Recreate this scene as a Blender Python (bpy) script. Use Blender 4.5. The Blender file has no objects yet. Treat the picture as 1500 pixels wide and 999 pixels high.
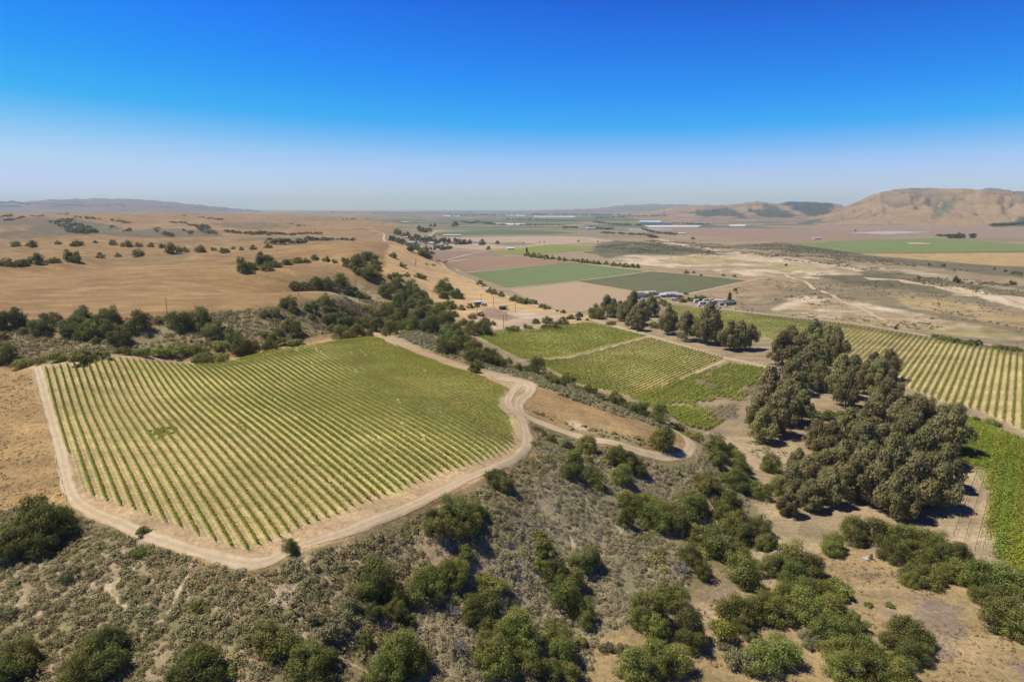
import bpy, math, random
import numpy as np
from mathutils import Vector, geometry

R = math.radians
S = bpy.context.scene
COL = S.collection
rng = np.random.default_rng(7)
random.seed(7)

# ------------------------------------------------------------------ camera, sky, sun, exposure
CZ = 100.0                      # camera height, metres
PITCH = R(11.05)
F = 1000.0                      # focal length in photo pixels (photo is 1500 x 999)
cam = bpy.data.cameras.new('camera')
cam.sensor_width = 36.0
cam.lens = 24.0
cam.clip_start = 1.0
cam.clip_end = 120000.0
camo = bpy.data.objects.new('camera', cam)
camo.location = (0, 0, CZ)
camo.rotation_euler = (math.pi / 2 - PITCH, 0, 0)
COL.objects.link(camo)
S.camera = camo

SUN_AZ, SUN_EL = R(-82), R(60)   # azimuth clockwise from +Y
W = bpy.data.worlds.new('World')
S.world = W
W.use_nodes = True
nt = W.node_tree
nt.nodes.clear()
out = nt.nodes.new('ShaderNodeOutputWorld')
bg = nt.nodes.new('ShaderNodeBackground')
sky = nt.nodes.new('ShaderNodeTexSky')
sky.sky_type = 'NISHITA'
sky.sun_disc = False
sky.sun_elevation = SUN_EL
sky.sun_rotation = SUN_AZ % (2 * math.pi)
sky.altitude = 0
sky.air_density = 1.0
sky.dust_density = 0.2
sky.ozone_density = 2.0
hsv = nt.nodes.new('ShaderNodeHueSaturation')
hsv.inputs['Saturation'].default_value = 1.2
nt.links.new(sky.outputs[0], hsv.inputs['Color'])
tint = nt.nodes.new('ShaderNodeMix'); tint.data_type = 'RGBA'; tint.blend_type = 'MULTIPLY'; tint.inputs[0].default_value = 1.0
tint.inputs[7].default_value = (0.74, 1.02, 1.30, 1)
sc1 = nt.nodes.new('ShaderNodeVectorMath'); sc1.operation = 'SCALE'; sc1.inputs['Scale'].default_value = 0.125
gam = nt.nodes.new('ShaderNodeGamma'); gam.inputs['Gamma'].default_value = 1.40
sc2 = nt.nodes.new('ShaderNodeVectorMath'); sc2.operation = 'SCALE'; sc2.inputs['Scale'].default_value = 8.0
nt.links.new(hsv.outputs[0], sc1.inputs[0]); nt.links.new(sc1.outputs[0], gam.inputs['Color']); nt.links.new(gam.outputs[0], sc2.inputs[0])
nt.links.new(sc2.outputs[0], tint.inputs[6])
KS = 0.1416
pre = nt.nodes.new('ShaderNodeVectorMath'); pre.operation = 'SCALE'; pre.inputs['Scale'].default_value = KS; nt.links.new(tint.outputs[2], pre.inputs[0])
sepc = nt.nodes.new('ShaderNodeSeparateColor'); comc = nt.nodes.new('ShaderNodeCombineColor'); nt.links.new(pre.outputs[0], sepc.inputs[0])
for ch, stops in enumerate((((0, 0), (0.139, 0.004), (0.228, 0.025), (0.307, 0.16), (0.399, 0.31), (0.493, 0.43), (0.7, 0.54), (1, 0.64)),
                            ((0, 0), (0.18, 0.035), (0.31, 0.165), (0.42, 0.255), (0.558, 0.365), (0.70, 0.46), (0.811, 0.55), (0.9, 0.60), (1, 0.66)), ((0, 0), (0.50, 0.21), (0.68, 0.52), (0.80, 0.72), (1, 0.90)))):
    cr = nt.nodes.new('ShaderNodeValToRGB'); el = cr.color_ramp.elements
    while len(el) < len(stops): el.new(0.5)
    for e_, (p_, v_) in zip(el, stops): e_.position = p_; e_.color = (v_, v_, v_, 1)
    nt.links.new(sepc.outputs[ch], cr.inputs[0])
    mg = nt.nodes.new('ShaderNodeMath'); mg.operation = 'MULTIPLY'; mg.inputs[1].default_value = 1 / KS; nt.links.new(cr.outputs[0], mg.inputs[0]); nt.links.new(mg.outputs[0], comc.inputs[ch])
nt.links.new(comc.outputs[0], bg.inputs['Color'])
bg.inputs['Strength'].default_value = 0.125
nt.links.new(bg.outputs[0], out.inputs['Surface'])

sun = bpy.data.lights.new('sun', 'SUN')
sun.energy = 5.0
sun.angle = R(0.53)
sun.color = (1.0, 0.93, 0.78)
suno = bpy.data.objects.new('sun', sun)
sd = Vector((math.sin(SUN_AZ) * math.cos(SUN_EL), math.cos(SUN_AZ) * math.cos(SUN_EL), math.sin(SUN_EL)))
suno.rotation_euler = (-sd).to_track_quat('-Z', 'Y').to_euler()
suno.location = (-300, 100, 600)
COL.objects.link(suno)

S.view_settings.view_transform = 'Standard'
S.view_settings.look = 'None'
S.view_settings.gamma = 1.0
S.view_settings.use_curve_mapping = False
S.view_settings.exposure = 0.22
S.cycles.max_bounces = 5
S.cycles.diffuse_bounces = 3
S.cycles.transmission_bounces = 3
S.cycles.volume_bounces = 1

# ------------------------------------------------------------------ helpers
def tag(o, label=None, cat=None, group=None, kind=None):
    if label: o['label'] = label
    if cat: o['category'] = cat
    if group: o['group'] = group
    if kind: o['kind'] = kind
    return o

def link(name, data, parent=None):
    o = bpy.data.objects.new(name, data)
    COL.objects.link(o)
    if parent is not None: o.parent = parent
    return o

ONES = ('first second third fourth fifth sixth seventh eighth ninth tenth eleventh twelfth thirteenth fourteenth fifteenth '
        'sixteenth seventeenth eighteenth nineteenth').split()
TENS = {2: ('twentieth', 'twenty'), 3: ('thirtieth', 'thirty'), 4: ('fortieth', 'forty'), 5: ('fiftieth', 'fifty'), 6: ('sixtieth', 'sixty'),
        7: ('seventieth', 'seventy'), 8: ('eightieth', 'eighty'), 9: ('ninetieth', 'ninety')}
def ordinal(n):
    if n < 20: return ONES[n - 1]
    if n >= 100: return '%dth' % n if n % 10 not in (1, 2, 3) or n % 100 in (11, 12, 13) else '%d%s' % (n, {1: 'st', 2: 'nd', 3: 'rd'}[n % 10])
    a, b = TENS[n // 10]
    return a if n % 10 == 0 else b + '-' + ONES[n % 10 - 1]

class Noise:
    def __init__(self, seed):
        self.t = np.random.default_rng(seed).random((256, 256))
    def __call__(self, x, y):
        x = np.asarray(x, float); y = np.asarray(y, float)
        xi = np.floor(x).astype(int); yi = np.floor(y).astype(int)
        u = x - xi; v = y - yi
        u = u * u * u * (u * (u * 6 - 15) + 10); v = v * v * v * (v * (v * 6 - 15) + 10)
        t = self.t
        a = t[xi & 255, yi & 255]; b = t[(xi + 1) & 255, yi & 255]
        c = t[xi & 255, (yi + 1) & 255]; d = t[(xi + 1) & 255, (yi + 1) & 255]
        return (a * (1 - u) + b * u) * (1 - v) + (c * (1 - u) + d * u) * v
    def fbm(self, x, y, o=4):
        s = 0; amp = 0.5; tot = 0
        for k in range(o):
            s = s + amp * self(x * 2 ** k + 17.3 * k, y * 2 ** k + 5.1 * k); tot += amp; amp *= 0.5
        return s / tot                                   # 0..1
N1, N2, N3, N4 = Noise(1), Noise(2), Noise(3), Noise(4)
def sstep(a, b, x):
    t = np.clip((x - a) / (b - a), 0, 1)
    return t * t * (3 - 2 * t)

cp, sp = math.cos(PITCH), math.sin(PITCH)
def ray(px, py):
    """pixel -> azimuth, slope (rise per horizontal metre)"""
    xc = (np.asarray(px, float) - 750) / F; yc = (499.5 - np.asarray(py, float)) / F
    fw = cp + yc * sp; up = yc * cp - sp
    h = np.hypot(xc, fw)
    return np.arctan2(xc, fw), up / h

# ------------------------------------------------------------------ terrain height field
def valley_z(r):
    return 10 - 10 * sstep(600, 4500, r)
P = []                              # az, r, z
def pz(px, py, z):
    a, s = ray(px, py)
    P.append((float(a), float((z - CZ) / s), z))
def pr(px, r, z):
    a, s = ray(px, 304)
    P.append((float(a), r, z))
def pv(px, py):                     # on the valley floor
    z = 10.0
    for _ in range(6):
        a, s = ray(px, py); r = (z - CZ) / s; z = float(valley_z(r))
    P.append((float(a), float(r), z))
# below the camera, out of frame
for az, z1, z2 in ((-65, 30, 27), (-35, 22, 24), (-10, 12, 19), (12, 6, 13), (38, 6, 9), (65, 8, 9)):
    P.append((R(az), 75, z2)); P.append((R(az), 30, z2 - 3)); P.append((R(az), 12, z2 - 3))
for q in ((0,999,27.5),(300,999,28),(600,999,23),(900,999,15),(1200,999,10),(1500,999,9),
          (0,900,30.5),(300,900,31.5),(600,900,26.5),(800,900,20),(1000,900,14),(1250,900,10),(1500,900,8.5),
          (0,830,33),(200,832,34),(600,832,30),(800,832,24),(1000,832,15.5),(1120,832,10.5),(1250,832,9),(1420,832,8.5),
          (0,765,35),(110,752,36.5),(250,806,36),(380,838,35.5),(470,806,36),(560,776,36.3),(640,745,36.3),(700,712,37),(782,658,36),(640,785,34),(740,745,33.5),(800,770,28),(950,770,18.5),(1080,770,11),(1200,770,9),(1450,770,8.5),
          (820,700,31),(900,700,25),(1000,710,17.5),(1090,700,11),(1150,700,9.5),(1300,700,9),(1450,700,9),
          (120,719,37.5),(208,749,37.5),(330,796,37),(373,801,37),(433,774,37.5),(540,733,38),(636,696,38),(742,660,37.5),
          (750,640,37.5),(728,596,38),(745,570,37.5),(701,550,37.5),(647,534,37),(607,518,36.5),(550,494,36),(458,507,36.5),(404,515,36.5),(350,528,37),
          (284,536,37),(176,527,37),(65,538,38),(95,640,38.5),(250,640,39.5),(400,620,40),(550,600,40),(420,700,39),(600,650,39.5),(200,580,39.5),(450,560,39.5),
          (0,560,37),(0,640,37),(0,720,35.5),(0,540,36),
          (775,560,36.5),(765,590,36.5),(765,612,35),(830,636,31),(920,657,26.5),(985,671,23),(1014,655,21.5),(992,632,21),(960,640,24),
          (800,570,36),(860,590,32),(930,613,26.5),(1000,636,19.5),(860,620,31),
          (1060,650,11),(1100,660,9.5),(1020,626,10.5),
          (600,486,30),(650,500,29),(690,520,31),(640,478,18),
          (520,470,17),(640,462,11),(700,470,10),
          (50,462,33),(200,462,33),(330,455,34),(412,452,34),(463,434,36),(501,430,36),(200,505,22),(350,500,21),(450,488,20),(60,505,23),(200,485,28),(350,478,28),
          (545,450,19),(580,450,13),(545,470,14),
          (100,430,37),(250,420,39),(100,405,40),(350,415,38),(330,390,43),(200,390,42),
          (0,391,40),(116,379,42),(210,372,44),(270,368,46),(400,362,48),
          (430,402,42),(480,386,44),(540,405,34),(560,420,24),(575,395,38),
          (566,355,49),(520,372,46),(600,380,34),(630,400,20),(650,420,13),(610,420,20),(600,365,40),(625,385,24),
          (0,358,45),(160,354,46),(300,357,47),(400,357,46),(480,353,46),
          (120,347,44),(250,349,43),(400,349,40),
          (110,345,30),(110,322,55),(300,338,30),(250,326,50),(30,318,60),(0,330,40),(420,330,36),(480,335,30),(350,318,50),(500,322,30),(560,330,20),(560,342,14),(200,313,62)):
    pz(*q)
for q in ((150,345,16),(300,345,16),(-150,345,18),(0,335,19),(450,385,15),(-400,500,20),(-400,250,32),(-600,150,28),(-300,180,34),
          (480,610,22),(430,600,24),(450,800,26),(350,760,34),(520,790,24),
          (0,830,28),(150,930,30),(300,1010,36),(-300,900,40),(450,1080,36),(-300,600,40),
          (0,1220,32),(160,1240,34),(300,1240,34),(450,1250,34),(120,1480,32),(250,1500,32),(-300,1400,45),(-300,2500,55),
          (570,1300,20),(560,1600,10),(0,5000,58),(200,8000,40),(-300,6000,60),(350,8000,22),(450,6000,18),(550,4000,9),(600,6000,5),(500,10000,8),(0,12000,30),(-300,12000,40),(100,25000,10),(400,25000,3),(-300,25000,10),(-700,2000,50),(-700,8000,50),(-700,800,38)):
    pr(*q)
for q in ((700,492),(720,508),(770,530),(850,565),(924,582),(995,554),(1062,525),(948,494),(862,473),(790,480),(1130,545),(1080,604),(1250,600),(1400,640),(1500,632),
          (1250,530),(1440,560),(1110,490),(975,446),(1240,475),(1500,515),(760,440),(700,425),(745,422),(690,405),(846,411),(1000,431),(1100,410),(655,388),(640,378),
          (838,384),(750,376),(640,360),(700,350),(1200,440),(1400,470),(1150,400),(1300,410),(1500,430),(1000,380),(1200,370),(1400,380),(900,360),(1500,365),(800,340),(1050,345),(700,335),(1250,350),(640,345),(1150,470)):
    pv(*q)
for px in (600, 700, 850, 1000, 1200, 1450, 1800, 2400):
    for r in (2500, 3600, 6000, 10000, 25000):
        pr(px, r, float(valley_z(r)))
for px in (1800, 2400):
    for r in (200, 400, 800, 1400): pr(px, r, 9.0)
P = np.array(P)
CP = np.stack([P[:, 0] * 1.2, np.log(P[:, 1])], 1)
def tps_kernel(d2): return np.where(d2 > 1e-12, 0.5 * d2 * np.log(np.maximum(d2, 1e-12)), 0.0)
n = len(P)
d2 = ((CP[:, None] - CP[None]) ** 2).sum(-1)
K = tps_kernel(d2) + np.eye(n) * 6e-4
A = np.zeros((n + 3, n + 3)); A[:n, :n] = K; A[:n, n] = 1; A[:n, n + 1:] = CP; A[n, :n] = 1; A[n + 1:, :n] = CP.T
wts = np.linalg.solve(A, np.concatenate([P[:, 2], np.zeros(3)]))
def tps(az, lr):
    q = np.stack([az.ravel() * 1.2, lr.ravel()], 1)
    o = np.empty(len(q))
    for i in range(0, len(q), 20000):
        s = q[i:i + 20000]
        d = ((s[:, None] - CP[None]) ** 2).sum(-1)
        o[i:i + 20000] = tps_kernel(d) @ wts[:n] + wts[n] + s @ wts[n + 1:]
    return o.reshape(az.shape)

th = np.arange(R(83.2), R(11.31), -R(0.10))
r_near = CZ / np.tan(th)
step = math.log(r_near[-1] / r_near[-2])
r_far = r_near[-1] * np.exp(step * np.arange(1, int(math.log(26000 / r_near[-1]) / step) + 2))
RG = np.concatenate([r_near, r_far]); NR = len(RG)
AZ = np.arange(R(-62), R(62), R(0.11)); NA = len(AZ)
LRG = np.log(RG)
# coarse thin-plate field, then bilinear to the full grid
ca = np.linspace(AZ[0], AZ[-1], 230); cl = np.linspace(LRG[0], LRG[-1], 260)
CA, CL = np.meshgrid(ca, cl, indexing='ij')
CZG = tps(CA, CL)
def up1(src, xs, ts):                       # Catmull-Rom along axis 0
    k = np.interp(ts, xs, np.arange(len(xs))); i = np.clip(np.floor(k).astype(int), 0, len(xs) - 2); f = (k - i)[:, None]
    p0 = src[np.clip(i - 1, 0, len(xs) - 1)]; p1 = src[i]; p2 = src[i + 1]; p3 = src[np.clip(i + 2, 0, len(xs) - 1)]
    return p1 + 0.5 * f * (p2 - p0 + f * (2 * p0 - 5 * p1 + 4 * p2 - p3 + f * (3 * (p1 - p2) + p3 - p0)))
Z = up1(up1(CZG, ca, AZ).T.copy(), cl, LRG).T.copy()
AG, RR = np.meshgrid(AZ, RG, indexing='ij')
XG, YG = RR * np.sin(AG), RR * np.cos(AG)
# far valley plain settles to its level, far hills roll
hill = sstep(R(-4), R(-12), AG) * sstep(620, 1300, RR)
Z += hill * ((N1.fbm(XG / 420, YG / 420, 4) - 0.5) * 58 * sstep(900, 2500, RR) * (1 - 0.6 * sstep(5000, 12000, RR)) + (N2.fbm(XG / 90, YG / 90, 3) - 0.5) * 4)
midhill = sstep(R(-6), R(-11), AG) * sstep(400, 520, RR) * (1 - sstep(900, 1300, RR))
Z += midhill * (N2.fbm(XG / 60, YG / 60, 3) - 0.5) * 2.0
# mountain ranges: ridge profiles given as seen, turned into real heights at their distance
PXH = 750 + np.tan(np.clip(AZ, -1.3, 1.3)) * (cp + 0.1955 * sp) * F
def ridge(prof, Rr, r0, seed, gully, gl, back=1.7, top_only=0.0):
    px = np.array([p[0] for p in prof], float); py = np.array([p[1] for p in prof], float)
    y = np.interp(PXH, px, py)
    xc = (PXH - 750) / F; yc = (499.5 - y) / F
    sl = (yc * cp - sp) / np.hypot(xc, cp + yc * sp)
    zr = np.maximum(CZ + sl * Rr, 0.0)
    zr = zr + (N4(AZ * 220 + seed, AZ * 0 + seed) - 0.5) * 0.012 * Rr * 0.12
    t = np.clip((RR - r0) / (Rr - r0), 0, None)
    up_ = sstep(0, 1, np.minimum(t, 1)) ** 0.85
    dn = 1 - sstep(Rr, Rr * back, RR)
    no = Noise(seed)
    g = np.abs(no.fbm((XG + 0.5 * YG) / gl, YG / (gl * 1.7), 4) * 2 - 1) * 1.6          # ridged spurs running up the slope
    g2 = np.abs(no.fbm((XG - 0.4 * YG) / (gl * 0.35), YG / (gl * 0.6), 3) * 2 - 1) * 4.0
    body = up_ * dn
    shape = body * (1 - gully * (0.7 * np.clip(1 - g, 0, 1) + 0.3 * np.clip(1 - g2, 0, 1)) * np.clip(4 * up_ * (1 - up_), 0, 1) ** 0.7 * (RR < Rr))
    gu = np.clip(1 - g, 0, 1) * 0.65 + np.clip(1 - g2, 0, 1) * 0.35
    return zr[:, None] * np.clip(shape, 0, None), gu * (RR < Rr * 1.02)
M1, G1 = ridge([(1080,345),(1120,332),(1150,327),(1170,322),(1210,312),(1250,298),(1280,284),(1300,279),(1330,276),(1400,276),(1450,279),(1500,281),(1600,283),(1800,290),(2400,296)], 6200, 3500, 11, 0.85, 420)
M2, G2 = ridge([(780,340),(860,321),(900,316),(950,311),(990,304),(1030,301),(1060,302),(1090,297),(1110,295),(1140,299),(1155,296),(1180,296),(1215,297),(1230,303),(1260,308),(1300,312),(1400,335)], 8600, 4700, 12, 0.8, 460)
M3, G3 = ridge([(640,340),(700,318),(760,310.5),(790,309),(830,307),(870,306),(910,301),(950,299),(1000,300),(1060,301),(1100,300),(1180,301),(1215,297),(1228,299),(1240,303),(1300,306),(1400,330)], 15500, 10500, 13, 0.6, 2200)
M4, G4 = ridge([(1340,340),(1380,300),(1415,283),(1440,276.5),(1455,275.8),(1475,279),(1490,286),(1560,292),(1700,300)], 13000, 10000, 14, 0.5, 1500, 1.5)
M5, G5 = ridge([(-700,297),(-200,298),(-60,297.5),(30,295.5),(80,292.5),(110,291.6),(150,291),(200,292.4),(250,296),(300,301),(340,305),(380,309),(420,330),(500,340)], 15000, 12000, 15, 0.3, 2000, 1.5)
MT = np.maximum.reduce([M1, M2, M3, M4, M5])
Z = np.maximum(Z, MT)

def inside(poly, x, y):
    """even-odd test, vectorised"""
    x = np.asarray(x); y = np.asarray(y); r = np.zeros(x.shape, bool)
    n_ = len(poly)
    for i in range(n_):
        x1, y1 = poly[i]; x2, y2 = poly[(i + 1) % n_]
        if y1 == y2: continue
        c = (y1 > y) != (y2 > y)
        r ^= c & (x < (x2 - x1) * (y - y1) / (y2 - y1) + x1)
    return r

def col_at(az):
    k = (az - AZ[0]) / (AZ[1] - AZ[0]); i = int(min(max(math.floor(k), 0), NA - 2)); f = min(max(k - i, 0), 1)
    return Z[i] * (1 - f) + Z[i + 1] * f
def unproj(px, py):
    """pixel -> the first point of the ground on that line of sight, as (x, y, z)"""
    a, s = ray(px, py); a = float(a); s = float(s)
    zc = col_at(a)
    d = CZ + s * RG - zc
    k = np.nonzero(d <= 0)[0]
    if len(k) == 0: r = RG[-2]
    else:
        k = max(int(k[0]), 1)
        f = d[k - 1] / (d[k - 1] - d[k] + 1e-12); r = RG[k - 1] + f * (RG[k] - RG[k - 1])
    return r * math.sin(a), r * math.cos(a), float(np.interp(r, RG, zc))
def height(x, y):
    x = np.asarray(x, float); y = np.asarray(y, float)
    a = np.arctan2(x, y); r = np.hypot(x, y)
    ka = np.clip((a - AZ[0]) / (AZ[1] - AZ[0]), 0, NA - 1.001); i = np.floor(ka).astype(int); fa = ka - i
    kr = np.clip(np.interp(r, RG, np.arange(NR)), 0, NR - 1.001); j = np.floor(kr).astype(int); fr = kr - j
    return (Z[i, j] * (1 - fa) + Z[i + 1, j] * fa) * (1 - fr) + (Z[i, j + 1] * (1 - fa) + Z[i + 1, j + 1] * fa) * fr
def depth_of(x, y, z): return y * cp - (z - CZ) * sp           # distance along the viewing axis
def project(x, y, z):
    t = depth_of(x, y, z)
    return 750 + F * x / t, 499.5 - F * (y * sp + (z - CZ) * cp) / t

# small-scale relief on the brushy slopes (vineyard and valley stay smooth)
slope_noise = sstep(20, 60, RR) * (1 - sstep(350, 520, RR))
def wpoly(pts, step=10.0):
    """photo polygon -> ground polygon in world x, y"""
    o = []
    m = len(pts)
    for i in range(m):
        (x1, y1), (x2, y2) = pts[i], pts[(i + 1) % m]
        k = max(1, int(math.hypot(x2 - x1, y2 - y1) / step))
        for q in range(k):
            x, y, _ = unproj(x1 + (x2 - x1) * q / k, y1 + (y2 - y1) * q / k)
            o.append((x, y))
    return o
V1PX = [(62,541),(78,590),(96,650),(119,720),(162,735),(208,749),(254,767),(304,787),(332,797),(360,806),(373,801),(404,788),(433,774),(490,753),(540,733),(574,720),(636,696),(685,680),(742,661),(751,650),
        (749,631),(744,612),(728,595),(733,582),(745,571),(701,551),(647,534),(607,518),(566,502),(550,495),(512,499),(458,507),(404,515),(378,519),(350,529),(324,534),(284,537),(230,531),(176,527),(130,530)]
V1EDGE = [(45,538),(62,600),(78,655),(100,735),(180,775),(260,808),(340,831),(380,832),(440,808),(520,785),(600,752),(690,708),(760,675),(784,648),(775,615),(752,590),(768,575),(775,558),(740,548),(712,544),(660,528),(610,508),(570,490),(545,486),(450,502),(400,510),(340,523),(280,530),(200,521),(130,523)]
V1 = wpoly(V1PX); V1E = wpoly(V1EDGE)
flat1 = inside(V1E, XG, YG)
kill = np.where(flat1, 0.0, 1.0)
for _ in range(3):
    kill[1:-1, 1:-1] = (kill[2:, 1:-1] + kill[:-2, 1:-1] + kill[1:-1, 2:] + kill[1:-1, :-2] + kill[1:-1, 1:-1]) / 5
hi = sstep(11.5, 16, Z)
Z += slope_noise * kill * hi * ((N1.fbm(XG / 14, YG / 14, 3) - 0.5) * 2.2 + (N3.fbm(XG / 38, YG / 38, 3) - 0.5) * 3.0)
rv = np.zeros(Z.shape)
for q in ([(870,366),(960,352),(1080,360),(1256,373),(1340,386),(1500,408),(1640,440),(1640,470),(1400,432),(1250,412),(1200,408),(1110,404),(1000,392),(900,384)], [(1010,438),(1100,414),(1180,402),(1320,412),(1500,442),(1640,470),(1640,510),(1500,500),(1366,484),(1240,466),(1110,452)]):
    rv = np.maximum(rv, inside(wpoly(q), XG, YG).astype(float))
for _ in range(10):
    rv[1:-1, 1:-1] = (rv[2:, 1:-1] + rv[:-2, 1:-1] + rv[1:-1, 2:] + rv[1:-1, :-2] + rv[1:-1, 1:-1]) / 5
Z += rv * ((N2.fbm(XG / 34, YG / 34, 4) - 0.5) * 5.5 + (N4.fbm(XG / 110, YG / 70, 3) - 0.5) * 9)
V1 = wpoly(V1PX); V1E = wpoly(V1EDGE)

# ------------------------------------------------------------------ ground colours (by what grows or lies there; far slopes also hold painted shading)
GOLD = np.array((0.248, 0.155, 0.064)); GOLD2 = np.array((0.330, 0.222, 0.098)); TAN = np.array((0.315, 0.235, 0.138)); SAND = np.array((0.405, 0.305, 0.180))
BRUSH = np.array((0.215, 0.180, 0.088)); SAGE = np.array((0.262, 0.225, 0.130)); SOIL = np.array((0.36, 0.25, 0.155)); MAUVE = np.array((0.235, 0.158, 0.100))
GREEN = np.array((0.115, 0.150, 0.048)); DRYG = np.array((0.26, 0.225, 0.085)); PALE = np.array((0.56, 0.455, 0.315)); DARK = np.array((0.050, 0.060, 0.032))
C = np.empty(XG.shape + (3,))
C[:] = GOLD
lf = sstep(0.35, 0.7, N1.fbm(XG / 30, YG / 30, 4))[..., None]
C = C * (1 - 0.5 * lf) + GOLD2 * 0.5 * lf
edge = AG + (N4.fbm(XG / 700, YG / 700, 4) - 0.5) * 0.10
val = (sstep(R(-9.5), R(-8), edge) * sstep(16, 13, Z))[..., None]
C = C * (1 - val) + val * np.array((0.270, 0.205, 0.120))
far = (sstep(1200, 4200, RR) * sstep(R(-13), R(-8), edge) * sstep(34, 22, Z))[..., None]
band = N2.fbm(XG / 900 + 3, YG / 260, 3)[..., None]
C = C * (1 - far) + far * np.where(band > 0.56, GREEN * 0.8, np.where(band > 0.46, MAUVE, np.where(band > 0.40, TAN * 0.9, DARK * 1.8)))
farl = (sstep(3500, 7000, RR) * sstep(R(-8), R(-13), edge))[..., None] * sstep(0.48, 0.56, band)
C = C * (1 - 0.6 * farl) + 0.6 * farl * DARK * 1.8
# mountains
mt = (MT > 6) & (MT >= Z - 0.5) & (RR > 3000)
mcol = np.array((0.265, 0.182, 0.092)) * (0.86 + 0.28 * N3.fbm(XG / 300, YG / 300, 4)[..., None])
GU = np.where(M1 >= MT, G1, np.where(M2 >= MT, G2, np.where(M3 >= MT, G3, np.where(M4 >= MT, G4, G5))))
gul_shade = (sstep(0.35, 0.80, GU + 0.25 * (N4.fbm(XG / 250, YG / 250, 3) - 0.5)) * 0.78)[..., None]
mcol = mcol * (1 - gul_shade) + gul_shade * np.array((0.13, 0.10, 0.068))  # dark brush tone in gullies, also painted in for fold shading
wood = ((M5 >= MT) | (M4 >= MT))[..., None] * 0.6 + ((M3 >= MT)[..., None] * 0.45)
mcol = mcol * (1 - wood) + wood * np.array((0.055, 0.062, 0.045))
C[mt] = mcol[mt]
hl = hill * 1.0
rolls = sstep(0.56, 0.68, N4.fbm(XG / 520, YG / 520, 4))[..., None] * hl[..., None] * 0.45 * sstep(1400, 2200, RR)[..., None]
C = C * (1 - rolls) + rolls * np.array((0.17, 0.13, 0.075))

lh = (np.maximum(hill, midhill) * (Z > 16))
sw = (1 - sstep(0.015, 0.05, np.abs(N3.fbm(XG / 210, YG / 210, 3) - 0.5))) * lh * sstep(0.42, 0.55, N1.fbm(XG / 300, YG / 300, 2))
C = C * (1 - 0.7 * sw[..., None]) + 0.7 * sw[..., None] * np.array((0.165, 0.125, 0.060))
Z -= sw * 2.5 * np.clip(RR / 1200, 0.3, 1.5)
sw2 = (sstep(0.45, 0.62, N2.fbm(XG / 80, YG / 130, 4)) * lh * 0.35)[..., None]
C = C * (1 - sw2) + sw2 * np.array((0.225, 0.138, 0.058))
wx = (N1.fbm(XG / 9, YG / 9, 4) - 0.5); wy = (N2.fbm(XG / 9, YG / 9, 4) - 0.5)
wfx = (N1.fbm(XG / 60, YG / 60, 4) - 0.5); wfy = (N2.fbm(XG / 60, YG / 60, 4) - 0.5)
def paint(pts, col, amt=1.0, ragged=3.0, world=None, patch=None):
    pol = world or wpoly(pts)
    xs = [p[0] for p in pol]; ys = [p[1] for p in pol]
    a = np.array([math.atan2(*p) for p in pol]); r = np.array([math.hypot(*p) for p in pol])
    i0, i1 = np.searchsorted(AZ, a.min() - 0.03), np.searchsorted(AZ, a.max() + 0.03)
    j0, j1 = np.searchsorted(RG, r.min() * 0.93), np.searchsorted(RG, r.max() * 1.07)
    sl = (slice(i0, i1), slice(j0, j1))
    if ragged > 12: m = inside(pol, XG[sl] + wfx[sl] * ragged * 2, YG[sl] + wfy[sl] * ragged * 2)
    else: m = inside(pol, XG[sl] + wx[sl] * ragged * 2, YG[sl] + wy[sl] * ragged * 2)
    w = m.astype(float)
    w[1:-1, 1:-1] = (w[2:, 1:-1] + w[:-2, 1:-1] + w[1:-1, 2:] + w[1:-1, :-2] + 2 * w[1:-1, 1:-1]) / 6
    if patch is not None:
        f, lo, hi_ = patch
        w = w * sstep(lo, hi_, N3.fbm(XG[sl] / f, YG[sl] / f, 4))
    w = (w * amt)[..., None]
    C[sl] = C[sl] * (1 - w) + w * np.asarray(col)

# brushy slope below the hilltop vineyard, down to the camera
near = sstep(70, 20, RR)
C[(RR < 95)] = BRUSH
paint([(-200,740),(100,740),(180,778),(260,810),(340,834),(380,836),(440,812),(520,790),(600,757),(690,712),(765,680),(788,650),(778,612),(800,612),(870,650),(960,675),(1020,675),(1030,640),(1080,690),(1120,760),(1060,830),(1000,880),(880,930),(860,1050),(-200,1050)], BRUSH, 1.0, 1.5)
paint([(760,690),(860,680),(1000,690),(1060,760),(1000,850),(900,930),(760,960),(690,900),(700,800)], SAGE, 0.9, 3.0)
paint([(-200,740),(1100,700),(1000,880),(860,1050),(-200,1050)], np.array((0.33, 0.25, 0.15)), 0.85, 1.0, patch=(7, 0.56, 0.62))
paint([(310,820),(400,840),(400,870),(330,880),(270,860)], GOLD2, 0.6, 3.0)
trail = [(-200,748),(120,756),(380,842),(700,716),(780,668),(1030,650),(1060,690),(1100,740),(990,880),(860,1050),(-200,1050)]
tw = wpoly(trail); tm = inside(tw, XG, YG) * (1 - sstep(0.007, 0.014, np.abs(N2.fbm(XG / 13, YG / 13, 3) - 0.5)))
C = C * (1 - tm[..., None]) + tm[..., None] * np.array((0.42, 0.33, 0.215))
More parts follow.
